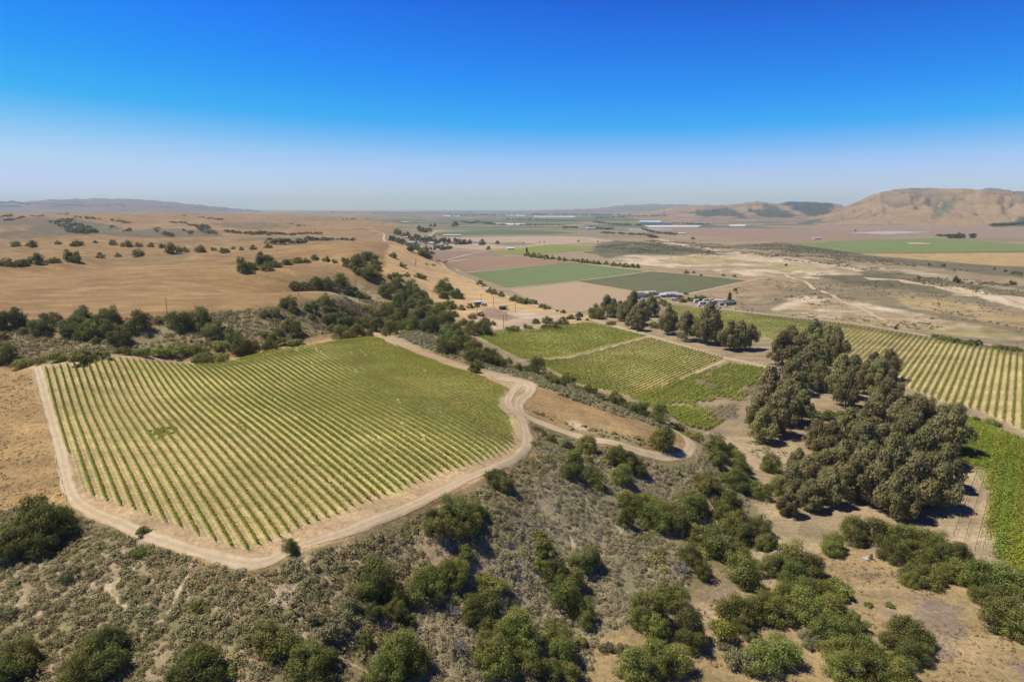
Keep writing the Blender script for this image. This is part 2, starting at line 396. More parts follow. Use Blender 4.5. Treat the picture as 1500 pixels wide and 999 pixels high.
# far side of the ravine: brush between the trees
paint([(-250,475),(60,468),(200,468),(330,458),(420,450),(470,440),(510,428),(545,440),(600,452),(660,468),(690,490),(600,486),(500,492),(400,505),(300,520),(180,520),(60,535),(-250,545)], BRUSH * 1.0, 0.95, 4.0)
paint([(-250,475),(60,468),(200,468),(330,458),(420,450),(470,440),(510,428),(545,440),(600,452),(660,468),(690,490),(600,486),(500,492),(400,505),(300,520),(180,520),(60,535),(-250,545)], GOLD2 * 0.75, 0.8, 4.0, patch=(16, 0.55, 0.62))
paint([(480,433),(520,415),(560,430),(580,455),(545,452),(500,440)], SAGE * 1.1, 0.9, 4.0)
paint([(425,415),(480,405),(540,430),(550,445),(500,432)], BRUSH * 1.1, 0.8, 4.0)
# ridge strip of sage beyond the track
paint([(560,488),(640,478),(690,505),(720,530),(790,545),(900,585),(1010,630),(990,636),(930,618),(860,596),(800,573),(770,556),(712,543),(640,520),(590,500)], SAGE * np.array((1.05, 1.05, 0.95)), 1.0, 2.0)
paint([(770,585),(800,568),(870,592),(950,622),(945,640),(890,650),(830,630),(772,605)], GOLD2, 1.0, 1.5)
paint([(820,625),(870,632),(940,640),(960,655),(900,652),(840,638)], BRUSH * 1.2, 0.8, 2.0)
paint([(830,617),(850,620),(870,628),(850,632)], PALE, 0.7, 1.5)
# dry grass west of the vineyard
paint([(-300,545),(50,543),(66,600),(82,655),(104,738),(60,745),(0,745),(-300,760)], GOLD2 * np.array((0.98, 0.96, 0.9)), 1.0, 1.5)
# lower right: dry grass and sand between the trees
paint([(1000,900),(1090,860),(1130,830),(1210,800),(1250,800),(1330,830),(1420,860),(1600,900),(1600,1060),(850,1060),(860,940)], np.array((0.315, 0.232, 0.112)), 1.0, 2.0)
paint([(1350,870),(1480,900),(1600,960),(1600,1060),(1390,1060),(1330,930)], np.array((0.22, 0.17, 0.125)), 0.8, 3.0, patch=(8, 0.45, 0.6))
paint([(1200,830),(1330,840),(1380,880),(1330,910),(1230,880)], np.array((0.25, 0.19, 0.13)), 0.7, 3.0, patch=(7, 0.5, 0.6))
paint([(1010,650),(1060,640),(1130,640),(1190,660),(1200,700),(1170,780),(1220,800),(1150,850),(1090,880),(1060,830),(1120,770),(1085,700)], np.array((0.335, 0.262, 0.148)), 1.0, 2.5)
paint([(1020,880),(1090,880),(1100,930),(1050,960),(1010,920)], SAND * 0.9, 1.0, 1.5)
# vineyards: soil and mown grass between the rows
paint(V1EDGE, SAND * np.array((0.98, 0.92, 0.85)), 1.0, 0.8, world=V1E)
paint(V1PX, np.array((0.385, 0.295, 0.155)), 1.0, 0.5, world=V1)
paint(V1PX, np.array((0.360, 0.300, 0.125)), 0.22, 1.0, world=V1)
paint([(180,527),(300,537),(404,515),(550,495),(745,571),(751,650),(636,696),(560,720),(400,640),(250,590)], np.array((0.385, 0.340, 0.130)), 0.7, 6.0)
V2PX = [(698,492),(735,484),(790,483),(862,473),(946,493),(905,504),(830,523),(765,528),(726,508)]
V3PX = [(770,531),(832,527),(905,508),(952,496),(1062,526),(995,556),(924,582),(851,565),(789,534)]
V4PX = [(924,583),(995,557),(1068,533),(1120,540),(1135,550),(1078,604),(1040,632),(1010,626),(970,604)]
V5PX = [(975,447),(1100,461),(1240,476),(1366,496),(1500,516),(1640,540),(1640,690),(1500,632),(1440,604),(1370,585),(1310,560),(1250,535),(1120,495),(1060,484),(1000,472)]
V6PX = [(1380,617),(1420,613),(1500,645),(1620,690),(1620,880),(1500,850),(1470,835),(1445,780),(1450,720),(1400,668)]
paint(V2PX, np.array((0.35, 0.31, 0.10)), 1.0, 1.0); paint(V3PX, np.array((0.38, 0.31, 0.125)), 1.0, 1.0)
paint(V4PX, np.array((0.28, 0.215, 0.125)), 1.0, 1.0)
for q in ([(1034,600),(1084,590),(1080,614),(1044,616)], [(1018,556),(1059,566),(1050,572),(1026,565)], [(1082,575),(1125,546),(1141,549),(1104,582)]): paint(q, np.array((0.165, 0.122, 0.095)), 0.9, 4.0)
paint(V5PX, np.array((0.43, 0.34, 0.165)), 1.0, 1.0); paint(V6PX, np.array((0.33, 0.255, 0.13)), 1.0, 2.0)
paint([(975,447),(1100,461),(1240,476),(1200,520),(1120,495),(1060,484),(1000,472)], np.array((0.27, 0.27, 0.085)), 0.8, 8.0)
paint([(1380,665),(1450,690),(1450,760),(1470,835),(1400,800),(1370,760)], np.array((0.340, 0.265, 0.155)), 1.0, 2.0)
# valley floor: bare ground round the yard, slopes of straw grass, riverbed
paint([(570,358),(600,362),(640,385),(690,412),(770,445),(860,462),(865,472),(790,480),(720,488),(700,470),(640,462),(590,430),(560,400)], np.array((0.44, 0.30, 0.14)), 0.9, 6.0)
paint([(690,468),(720,455),(800,458),(850,465),(790,478),(720,487)], np.array((0.40, 0.30, 0.20)), 0.9, 4.0)
paint([(705,453),(725,451),(752,463),(763,466),(738,470),(705,463)], MAUVE * 1.1, 1.0, 1.0)
paint([(752,455),(780,456),(792,464),(766,466)], PALE * 0.8, 0.6, 2.0)
paint([(1100,465),(1240,480),(1366,500),(1500,520),(1700,545),(1700,450),(1500,425),(1350,405),(1180,395),(1110,410),(1060,440)], np.array((0.215, 0.170, 0.100)), 1.0, 8.0)
paint([(1128,455),(1160,440),(1190,436),(1260,440),(1300,452),(1380,462),(1500,490),(1500,500),(1380,488),(1250,474),(1160,462)], np.array((0.40, 0.30, 0.18)), 0.9, 16.0)
paint([(1128,455),(1160,440),(1260,440),(1380,462),(1500,490),(1500,500),(1380,488),(1250,474),(1160,462)], np.array((0.25, 0.20, 0.09)), 0.8, 12.0, patch=(26, 0.50, 0.60))
paint([(1126,453),(1178,436),(1230,440),(1310,452),(1375,462),(1330,462),(1250,448),(1190,440),(1140,456)], PALE * 0.95, 0.9, 3.0)
paint([(1180,445),(1300,460),(1420,480),(1500,500),(1400,490),(1240,470)], DRYG * 1.1, 0.8, 5.0, patch=(35, 0.5, 0.6))
paint([(1300,428),(1420,445),(1600,480),(1600,500),(1450,480),(1340,455)], np.array((0.36, 0.265, 0.125)), 0.85, 14.0)
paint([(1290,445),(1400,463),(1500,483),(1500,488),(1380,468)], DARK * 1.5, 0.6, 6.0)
paint([(1150,355),(1256,371),(1500,368),(1800,372),(1800,440),(1500,408),(1400,398),(1300,385),(1200,372),(1000,360),(900,352),(870,360),(880,368)], np.array((0.125, 0.108, 0.060)), 0.95, 20.0)
paint([(1256,372),(1500,370),(1700,372),(1700,402),(1440,388),(1340,380)], np.array((0.35, 0.245, 0.105)), 1.0, 14.0)
paint([(860,368),(1000,362),(1100,372),(1200,385),(1340,400),(1500,420),(1600,440),(1500,440),(1350,420),(1200,402),(1000,385),(880,378)], np.array((0.125, 0.110, 0.058)), 0.9, 20.0)
paint([(880,379),(940,371),(1030,372),(1110,378),(1190,384),(1250,396),(1255,404),(1200,408),(1110,405),(1000,393),(920,385)], np.array((0.52, 0.415, 0.275)), 1.0, 24.0)
paint([(880,379),(940,371),(1030,372),(1110,378),(1190,384),(1250,396),(1255,404),(1200,408),(1110,405),(1000,393),(920,385)], np.array((0.27, 0.205, 0.115)), 0.8, 20.0, patch=(55, 0.50, 0.58))
paint([(975,381),(1030,374),(1090,382),(1060,388),(1000,387)], np.array((0.36, 0.285, 0.125)), 0.85, 26.0)
paint([(1120,384),(1190,388),(1215,395),(1150,400),(1112,394)], np.array((0.34, 0.275, 0.125)), 0.85, 26.0)
paint([(1270,409),(1320,408),(1400,420),(1450,430),(1520,440),(1620,470),(1500,452),(1440,440),(1350,420)], PALE, 0.95, 10.0)
paint([(955,348),(985,354),(1050,366),(1150,378),(1260,393),(1262,397),(1150,383),(1040,370),(980,360)], PALE * 0.95, 0.9, 6.0)
paint([(1110,366),(1200,384),(1340,396),(1500,424),(1500,428),(1330,401),(1190,388)], PALE * 0.8, 0.6, 6.0)
paint([(860,366),(980,358),(1060,368),(1000,375),(900,372)], np.array((0.09, 0.10, 0.050)), 0.8, 20.0)
paint([(1180,400),(1300,405),(1420,425),(1430,440),(1330,425),(1230,415)], np.array((0.095, 0.092, 0.046)), 0.9, 14.0, patch=(60, 0.3, 0.45))
paint([(1010,437),(1100,410),(1180,398),(1170,420),(1110,440),(1070,455)], np.array((0.30, 0.215, 0.12)), 0.9, 8.0)
# plain beyond the river
paint([(960,333),(1260,337),(1350,346),(1150,357),(1080,350),(1000,343)], MAUVE * 1.05, 0.95, 30.0)
paint([(1100,330),(1500,330),(1800,335),(1800,352),(1370,348),(1260,340)], np.array((0.25, 0.175, 0.115)), 0.95, 30.0)
paint([(645,349),(780,346),(860,347),(900,353),(800,360),(712,366),(640,362)], np.array((0.36, 0.27, 0.18)), 0.9, 20.0)
paint([(700,356),(760,355),(790,358),(750,361)], np.array((0.16, 0.15, 0.07)), 0.8, 12.0)
# far ranges: woods and brush too far to part, plus slope shading painted brown-grey
paint([(1008,312),(1050,306),(1066,304),(1085,312),(1100,322),(1060,316),(1030,318)], DARK * 0.9, 0.92, 50.0)
paint([(1095,306),(1120,307),(1160,314),(1160,320),(1120,318)], DARK * 0.9, 0.9, 50.0)
paint([(1145,300),(1160,295),(1200,297),(1225,300),(1215,312),(1190,318),(1160,308)], DARK * 0.8, 0.97, 60.0)
paint([(1105,300),(1125,299),(1145,304),(1165,316),(1150,318)], DARK * 0.9, 0.8, 60.0)
paint([(1364,305),(1380,297),(1412,290),(1400,302),(1380,312),(1368,322)], DARK * 1.6, 0.7, 30.0)
paint([(1452,327),(1480,326),(1500,315),(1700,312),(1700,332),(1500,332),(1453,333)], DARK * 1.1, 0.9, 12.0)
paint([(1172,326),(1190,321),(1204,320),(1190,329),(1168,330)], DARK * 1.6, 0.8, 25.0)
paint([(30,340),(70,322),(110,320),(175,333),(170,343),(100,345)], np.array((0.115, 0.105, 0.058)), 0.85, 25.0)
paint([(350,348),(420,347),(492,349),(484,352.5),(350,352.5)], np.array((0.150, 0.145, 0.065)), 0.9, 8.0)
paint([(150,341),(240,334),(330,338),(320,347),(240,348.5),(160,346)], np.array((0.125, 0.105, 0.060)), 0.85, 30.0)  # brown-grey hillsides, here and below, painted dark in place of ridge shading
paint([(-40,345),(20,338),(70,337),(100,345),(60,349),(-40,350)], np.array((0.130, 0.105, 0.060)), 0.8, 30.0)
paint([(300,327),(390,326),(420,333),(360,336)], np.array((0.140, 0.115, 0.060)), 0.75, 40.0)
paint([(-60,322),(60,318),(90,323),(40,331),(-60,333)], np.array((0.130, 0.105, 0.060)), 0.8, 40.0)
# tracks and wear that are part of the ground
C *= (0.93 + 0.14 * N3.fbm(XG / 5, YG / 5, 3))[..., None]
mot = (rv * (sstep(0.35, 0.65, N1.fbm(XG / 11, YG / 8, 4)) * 0.22 + sstep(0.40, 0.62, N3.fbm(XG / 40, YG / 24, 4)) * 0.18))[..., None]
C = C * (1 - mot) + mot * np.array((0.155, 0.125, 0.062))

# ------------------------------------------------------------------ materials
def mat(name, rough=0.9):
    m = bpy.data.materials.new(name); m.use_nodes = True
    b = m.node_tree.nodes['Principled BSDF']
    b.inputs['Roughness'].default_value = rough
    b.inputs['Specular IOR Level'].default_value = 0.15
    return m, m.node_tree, b
def nd(t, kind, **kw):
    x = t.nodes.new(kind)
    for k, v in kw.items(): setattr(x, k, v)
    return x
def mixc(t, a, b, fac, mode='MIX'):
    m = nd(t, 'ShaderNodeMix', data_type='RGBA', blend_type=mode)
    for sock, v in ((m.inputs[6], a), (m.inputs[7], b), (m.inputs[0], fac)):
        if hasattr(v, 'is_linked') or hasattr(v, 'links'): t.links.new(v, sock)
        elif isinstance(v, (int, float)): sock.default_value = v
        else: sock.default_value = (*v, 1)
    return m.outputs[2]
def noise(t, scale, detail=4, rough=0.6, vec=None):
    k = nd(t, 'ShaderNodeTexNoise'); k.inputs['Scale'].default_value = scale; k.inputs['Detail'].default_value = detail; k.inputs['Roughness'].default_value = rough
    if vec is not None: t.links.new(vec, k.inputs['Vector'])
    return k.outputs[0]
def ramp(t, v, a, b, c0=0.0, c1=1.0):
    m = nd(t, 'ShaderNodeMapRange'); m.inputs[1].default_value = a; m.inputs[2].default_value = b; m.inputs[3].default_value = c0; m.inputs[4].default_value = c1
    t.links.new(v, m.inputs[0]); return m.outputs[0]
def objco(t): return nd(t, 'ShaderNodeTexCoord').outputs['Object']

def ground_material():
    m, t, b = mat('ground')
    at = nd(t, 'ShaderNodeVertexColor', layer_name='ground_colour')
    co = objco(t)
    c = at.outputs[0]
    f1 = ramp(t, noise(t, 0.9, 6, 0.75, co), 0.3, 0.7, 0.62, 1.38)
    mp = nd(t, 'ShaderNodeMapping'); mp.inputs['Scale'].default_value = (0.35, 1.0, 1.0); mp.inputs['Rotation'].default_value = (0, 0, R(12)); t.links.new(co, mp.inputs['Vector'])
    f2 = ramp(t, noise(t, 0.09, 7, 0.7, mp.outputs[0]), 0.3, 0.7, 0.66, 1.34)
    f3 = ramp(t, noise(t, 3.5, 4, 0.7, co), 0.3, 0.7, 0.80, 1.20)
    mul = nd(t, 'ShaderNodeMath', operation='MULTIPLY'); t.links.new(f1, mul.inputs[0]); t.links.new(f2, mul.inputs[1])
    mu2 = nd(t, 'ShaderNodeMath', operation='MULTIPLY'); t.links.new(mul.outputs[0], mu2.inputs[0]); t.links.new(f3, mu2.inputs[1])
    vm = nd(t, 'ShaderNodeVectorMath', operation='SCALE'); t.links.new(c, vm.inputs[0]); t.links.new(mu2.outputs[0], vm.inputs['Scale'])
    # some clumps greyer, some straw
    # mown strips and bare wheel lines between the hilltop vine rows
    va = nd(t, 'ShaderNodeAttribute', attribute_name='vine_soil')
    dt = nd(t, 'ShaderNodeVectorMath', operation='DOT_PRODUCT'); t.links.new(co, dt.inputs[0]); dt.inputs[1].default_value = (math.cos(R(-36.7)) / 2.06, -math.sin(R(-36.7)) / 2.06, 0)
    of = nd(t, 'ShaderNodeMath', operation='SUBTRACT'); t.links.new(dt.outputs['Value'], of.inputs[0]); of.inputs[1].default_value = V1U / 2.06
    fr = nd(t, 'ShaderNodeMath', operation='FRACT'); t.links.new(of.outputs[0], fr.inputs[0])
    ce = nd(t, 'ShaderNodeMath', operation='SUBTRACT'); t.links.new(fr.outputs[0], ce.inputs[0]); ce.inputs[1].default_value = 0.5
    ab = nd(t, 'ShaderNodeMath', operation='ABSOLUTE'); t.links.new(ce.outputs[0], ab.inputs[0])           # 0 under the vines, 0.5 mid row
    jt = nd(t, 'ShaderNodeMath', operation='ADD'); t.links.new(ab.outputs[0], jt.inputs[0]); t.links.new(ramp(t, noise(t, 0.5, 4, 0.7, co), 0.3, 0.7, -0.05, 0.05), jt.inputs[1])
    strip = nd(t, 'ShaderNodeValToRGB'); t.links.new(jt.outputs[0], strip.inputs[0]); el = strip.color_ramp.elements
    for _ in range(3): el.new(0.5)
    for e_, (p_, c_) in zip(el, ((0.0, (0.86, 0.95, 0.80)), (0.20, (0.90, 0.97, 0.80)), (0.27, (1.28, 1.24, 1.12)), (0.34, (1.15, 1.10, 1.02)), (0.42, (0.86, 0.84, 0.86)))): e_.position = p_; e_.color = (*c_, 1)
    c = mixc(t, c, mixc(t, c, strip.outputs[0], 1.0, 'MULTIPLY'), va.outputs['Fac'])
    vm.inputs[0].links and t.links.remove(vm.inputs[0].links[0]); t.links.new(c, vm.inputs[0])
    g = ramp(t, noise(t, 0.35, 5, 0.7, co), 0.52, 0.70, 0.0, 0.35)
    grey = mixc(t, vm.outputs[0], (0.62, 0.66, 0.70), 1.0, 'MULTIPLY')
    fin = mixc(t, vm.outputs[0], grey, g)
    t.links.new(fin, b.inputs['Base Color'])
    bp = nd(t, 'ShaderNodeBump'); bp.inputs['Strength'].default_value = 0.55; bp.inputs['Distance'].default_value = 0.5
    t.links.new(noise(t, 1.6, 5, 0.7, co), bp.inputs['Height']); t.links.new(bp.outputs[0], b.inputs['Normal'])
    return m
def soil_material(name, c1, c2, scale=0.25, rows=None, c3=None, amt=0.5):
    """bare or cropped soil: two tones, fine grain, optional crop rows along an azimuth (deg) with a spacing (m)"""
    m, t, b = mat(name)
    co = objco(t)
    k = mixc(t, c1, c2, ramp(t, noise(t, scale, 6, 0.65, co), 0.35, 0.65))
    k = mixc(t, k, (0.80, 0.80, 0.80), ramp(t, noise(t, 1.4, 5, 0.7, co), 0.45, 0.75, 0, 0.5), 'MULTIPLY')
    if rows:
        az, sp_ = rows
        mp = nd(t, 'ShaderNodeMapping'); mp.inputs['Rotation'].default_value = (0, 0, R(az)); t.links.new(co, mp.inputs['Vector'])
        w = nd(t, 'ShaderNodeTexWave', wave_type='BANDS', bands_direction='X'); w.inputs['Scale'].default_value = 0.314 / sp_; w.inputs['Distortion'].default_value = 0.6
        w.inputs['Detail'].default_value = 1; w.inputs['Detail Scale'].default_value = 0.3
        t.links.new(mp.outputs[0], w.inputs['Vector'])
        k = mixc(t, k, c3, ramp(t, w.outputs[1], 0.25, 0.75, 0, amt))
    t.links.new(k, b.inputs['Base Color'])
    return m
def plain(name, col, rough=0.7, var=0.25, scale=2.0):
    m, t, b = mat(name, rough)
    k = mixc(t, col, tuple(c * (1 - var) for c in col), ramp(t, noise(t, scale, 4, 0.6, objco(t)), 0.35, 0.65))
    t.links.new(k, b.inputs['Base Color'])
    return m
def leaf_material(name, c1, c2, c3, trans=0.25, vary=0.22):
    """leaves: tone differs leaf to leaf (attribute), clump to clump (noise) and plant to plant (object random)"""
    m, t, b = mat(name, 0.62)
    at = nd(t, 'ShaderNodeAttribute', attribute_name='tone')
    oi = nd(t, 'ShaderNodeObjectInfo')
    k = mixc(t, c1, c2, at.outputs['Fac'])
    k = mixc(t, k, c3, ramp(t, noise(t, 5.0, 3, 0.6, objco(t)), 0.45, 0.75, 0, 0.8))
    hs = nd(t, 'ShaderNodeHueSaturation')
    v = ramp(t, oi.outputs['Random'], 0, 1, 1 - vary, 1 + vary)
    mulr = nd(t, 'ShaderNodeMath', operation='MULTIPLY'); t.links.new(oi.outputs['Random'], mulr.inputs[0]); mulr.inputs[1].default_value = 7.31
    fr = nd(t, 'ShaderNodeMath', operation='FRACT'); t.links.new(mulr.outputs[0], fr.inputs[0])
    t.links.new(ramp(t, fr.outputs[0], 0, 1, 0.475, 0.518), hs.inputs['Hue'])
    t.links.new(v, hs.inputs['Value']); t.links.new(k, hs.inputs['Color'])
    t.links.new(hs.outputs[0], b.inputs['Base Color'])
    tr = nd(t, 'ShaderNodeBsdfTranslucent'); t.links.new(hs.outputs[0], tr.inputs['Color'])
    mx = nd(t, 'ShaderNodeMixShader'); mx.inputs[0].default_value = trans
    o = t.nodes['Material Output']
    t.links.new(b.outputs[0], mx.inputs[1]); t.links.new(tr.outputs[0], mx.inputs[2]); t.links.new(mx.outputs[0], o.inputs['Surface'])
    return m
V1U = float(min(x * math.cos(R(-36.7)) - y * math.sin(R(-36.7)) for x, y in V1))
MGROUND = ground_material()
ML = {
    'oak': leaf_material('oak_leaves', (0.125, 0.140, 0.030), (0.265, 0.270, 0.068), (0.215, 0.205, 0.058), 0.38, 0.30),
    'bush': leaf_material('bush_leaves', (0.170, 0.188, 0.038), (0.325, 0.338, 0.082), (0.275, 0.270, 0.070), 0.38, 0.30),
    'lime': leaf_material('lime_leaves', (0.16, 0.19, 0.022), (0.27, 0.29, 0.045), (0.23, 0.23, 0.045), 0.3),
    'sage': leaf_material('sage_leaves', (0.185, 0.175, 0.080), (0.300, 0.280, 0.140), (0.240, 0.225, 0.105)),
    'euc': leaf_material('eucalyptus_leaves', (0.190, 0.178, 0.062), (0.350, 0.318, 0.128), (0.350, 0.290, 0.122), 0.38, 0.20),
    'vine': leaf_material('vine_leaves', (0.205, 0.240, 0.026), (0.360, 0.385, 0.048), (0.40, 0.38, 0.062), 0.45, 0.06),
    'vinevalley': leaf_material('valley_vine_leaves', (0.165, 0.225, 0.024), (0.300, 0.360, 0.045), (0.33, 0.34, 0.055), 0.42, 0.06),
    'vinelime': leaf_material('young_vine_leaves', (0.19, 0.26, 0.024), (0.33, 0.39, 0.045), (0.31, 0.32, 0.05), 0.3, 0.10),
    'far': leaf_material('far_leaves', (0.070, 0.078, 0.026), (0.130, 0.132, 0.046), (0.105, 0.104, 0.044)),
}
MBARK = plain('bark', (0.14, 0.11, 0.085), 0.9, 0.45, 6)
MBARKE = plain('pale_bark', (0.24, 0.20, 0.16), 0.9, 0.5, 4)
MDEAD = plain('dead_wood', (0.30, 0.27, 0.24), 0.9, 0.3, 5)
def road_material(name, c1, c2, verge):
    m = soil_material(name, c1, c2, 0.3); t = m.node_tree; b = t.nodes['Principled BSDF']
    src = b.inputs['Base Color'].links[0].from_socket
    at = nd(t, 'ShaderNodeAttribute', attribute_name='across')
    ab = nd(t, 'ShaderNodeMath', operation='ABSOLUTE'); t.links.new(at.outputs['Fac'], ab.inputs[0])
    nz = ramp(t, noise(t, 0.8, 5, 0.7, objco(t)), 0.3, 0.7, -0.22, 0.22)
    ad = nd(t, 'ShaderNodeMath', operation='ADD'); t.links.new(ab.outputs[0], ad.inputs[0]); t.links.new(nz, ad.inputs[1])
    mid = ramp(t, ad.outputs[0], 0.12, 0.34, 0.55, 0.0); edge = ramp(t, ad.outputs[0], 0.62, 0.95, 0.0, 1.0)
    mx = nd(t, 'ShaderNodeMath', operation='MAXIMUM'); t.links.new(mid, mx.inputs[0]); t.links.new(edge, mx.inputs[1])
    t.links.new(mixc(t, src, verge, mx.outputs[0]), b.inputs['Base Color'])
    return m
MROAD = road_material('road_dirt', (0.51, 0.40, 0.26), (0.42, 0.322, 0.20), (0.35, 0.265, 0.145))
MPATH = soil_material('path_dirt', (0.43, 0.325, 0.205), (0.36, 0.265, 0.16), 0.2)

# ------------------------------------------------------------------ ground sheet
def fast_mesh(name, verts, faces, mats=(), smooth=False):
    me = bpy.data.meshes.new(name)
    verts = np.asarray(verts, np.float32); faces = np.asarray(faces, np.int32)
    nv, nf, k = len(verts), len(faces), faces.shape[1]
    me.vertices.add(nv); me.vertices.foreach_set('co', verts.ravel())
    me.loops.add(nf * k); me.loops.foreach_set('vertex_index', faces.ravel())
    me.polygons.add(nf); me.polygons.foreach_set('loop_start', np.arange(0, nf * k, k, dtype=np.int32))
    me.polygons.foreach_set('loop_total', np.full(nf, k, np.int32))
    if smooth: me.polygons.foreach_set('use_smooth', np.ones(nf, bool))
    me.update(calc_edges=True)
    for m in mats: me.materials.append(m)
    return me
V = np.stack([XG, YG, Z], -1).reshape(-1, 3)
idx = np.arange(NA * NR).reshape(NA, NR)
Fq = np.stack([idx[:-1, :-1], idx[:-1, 1:], idx[1:, 1:], idx[1:, :-1]], -1).reshape(-1, 4)
gm = fast_mesh('ground', V, Fq[:, ::-1], [MGROUND], True)
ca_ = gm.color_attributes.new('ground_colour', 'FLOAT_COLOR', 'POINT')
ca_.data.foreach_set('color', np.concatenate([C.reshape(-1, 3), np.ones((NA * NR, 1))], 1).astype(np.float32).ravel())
gm.attributes.new('vine_soil', 'FLOAT', 'POINT').data.foreach_set('value', inside(V1, XG, YG).astype(np.float32).ravel())
tag(link('ground', gm), 'rolling golden grass hills, brushy slopes and the flat valley floor', kind='structure')

# ------------------------------------------------------------------ roads, paths, crop fields as sheets lying on the ground
def lift(r): return 0.05 + 0.00010 * r + 0.00022 * max(0.0, float(np.min(r)) - 300) if np.isscalar(r) else 0.05 + 0.00010 * r + 0.00022 * np.maximum(0, r - 300)
def smooth_line(pts, n_=10):
    p = [np.array(q) for q in pts]; p = [2 * p[0] - p[1]] + p + [2 * p[-1] - p[-2]]; o = []
    for i in range(1, len(p) - 2):
        for k in range(n_):
            f = k / n_
            o.append(p[i] + 0.5 * f * (p[i + 1] - p[i - 1] + f * (2 * p[i - 1] - 5 * p[i] + 4 * p[i + 1] - p[i + 2] + f * (3 * (p[i] - p[i + 1]) + p[i + 2] - p[i - 1]))))
    o.append(p[-2]); return np.array(o)
def road(name, px, width, material, label, ragged=0.25, sub=10):
    w = np.array([unproj(*q)[:2] for q in px])
    L = smooth_line(w, sub)
    # even spacing
    s = np.concatenate([[0], np.cumsum(np.hypot(*np.diff(L, axis=0).T))])
    r0 = np.hypot(*L.mean(0)); st = max(1.0, r0 * 0.006)
    m = max(4, int(s[-1] / st)); t_ = np.linspace(0, s[-1], m)
    L = np.stack([np.interp(t_, s, L[:, 0]), np.interp(t_, s, L[:, 1])], 1)
    d = np.gradient(L, axis=0); d /= np.maximum(np.hypot(d[:, 0], d[:, 1])[:, None], 1e-6); nrm = np.stack([-d[:, 1], d[:, 0]], 1)
    K_ = 7; rows_ = []
    for k in range(K_):
        u = k / (K_ - 1) * 2 - 1
        wob = 1 + (ragged * 2 * (N1.fbm(t_ / (width * 1.3), np.full(m, 3.0 * (u > 0)), 3) - 0.5)) * abs(u)
        q = L + nrm * (u * width / 2 * wob)[:, None]
        z = height(q[:, 0], q[:, 1]) + lift(np.hypot(q[:, 0], q[:, 1]))
        rows_.append(np.column_stack([q, z]))
    Vv = np.stack(rows_, 1).reshape(-1, 3); ii = np.arange(m * K_).reshape(m, K_)
    f = np.stack([ii[:-1, :-1], ii[:-1, 1:], ii[1:, 1:], ii[1:, :-1]], -1).reshape(-1, 4)
    me = fast_mesh(name, Vv, f, [material], True)
    me.attributes.new('across', 'FLOAT', 'POINT').data.foreach_set('value', np.tile(np.linspace(-1, 1, K_), m).astype(np.float32))
    return tag(link(name, me), label, kind='structure')
def field(name, px, material, label, extra=0.0):
    pol = wpoly(px, 12.0)
    pol = [p for i, p in enumerate(pol) if math.dist(p, pol[i - 1]) > 0.3]
    xs = np.array(pol); a = np.arctan2(xs[:, 0], xs[:, 1]); r = np.hypot(xs[:, 0], xs[:, 1])
    i0, i1 = np.searchsorted(AZ, a.min()), np.searchsorted(AZ, a.max()); j0, j1 = np.searchsorted(RG, r.min()), np.searchsorted(RG, r.max())
    si = max(1, (i1 - i0) // 60); sj = max(1, (j1 - j0) // 40)
    gx = XG[i0:i1:si, j0:j1:sj].ravel(); gy = YG[i0:i1:si, j0:j1:sj].ravel()
    k = inside(pol, gx, gy)
    pts = [Vector(p) for p in pol] + [Vector((x, y)) for x, y in zip(gx[k], gy[k])]
    m = len(pol)
    vs, es, fs, *_ = geometry.delaunay_2d_cdt(pts, [(i, (i + 1) % m) for i in range(m)], [], 1, 1e-4)
    v = np.array([(p.x, p.y) for p in vs]); z = height(v[:, 0], v[:, 1]) + lift(np.hypot(v[:, 0], v[:, 1])) * 0.8 + extra
    return tag(link(name, fast_mesh(name, np.column_stack([v, z]), np.array(fs), [material], True)), label, kind='structure')

GA, GB = 37, -53                       # the valley's field grid
f_ = lambda n_, c1, c2, **k: soil_material(n_, c1, c2, 0.03, **k)
field('green_crop_field', [(680,399),(838,385),(948,397),(846,411.5),(744,422.5)], f_('crop_green', (0.130,0.158,0.062), (0.175,0.190,0.080), rows=(GA, 9), c3=(0.105,0.155,0.045), amt=0.6), 'two-toned green crop field in the middle of the valley')
field('dark_crop_field', [(849,412),(954,398),(1098,411),(1002,431.5),(945,428.5)], f_('crop_dark', (0.112,0.115,0.055), (0.142,0.140,0.065), rows=(GA, 11), c3=(0.09,0.10,0.04), amt=0.6), 'dark olive green crop field right of the two-toned one')
field('ploughed_field', [(746,424),(846,413),(938,428.5),(926,437),(912,446),(868,455),(828,458),(790,446),(765,434)], f_('tilled_tan', (0.385,0.285,0.170), (0.345,0.250,0.145), rows=(GB, 7), c3=(0.30,0.22,0.135), amt=0.7), 'bare tan tilled field behind the eucalyptus trees')
field('brown_field', [(644,383),(752,376),(834,384),(716,396),(681,398.5),(668,392)], f_('tilled_brown', (0.245,0.155,0.095), (0.275,0.180,0.110), rows=(GB, 14), c3=(0.22,0.145,0.09), amt=0.5), 'brown bare field beyond the two-toned green crop')
field('brown_field', [(623,368),(712,368.5),(738,374.5),(646,381.5),(634,380)], f_('tilled_mauve', (0.215,0.145,0.100), (0.24,0.165,0.115)), 'mauve brown bare field next to the village')
field('lime_field', [(714,368.5),(786,360),(868,361),(866,366),(790,372),(740,373)], f_('crop_lime', (0.155,0.200,0.038), (0.20,0.205,0.05)), 'yellow-green crop field with a white farmhouse at its corner')
field('distant_crop_field', [(634,341.5),(728,337),(816,339),(842,341.5),(808,343),(720,343.5),(642,345.5)], f_('crop_far', (0.085,0.115,0.045), (0.11,0.14,0.055)), 'long green field beyond the village')
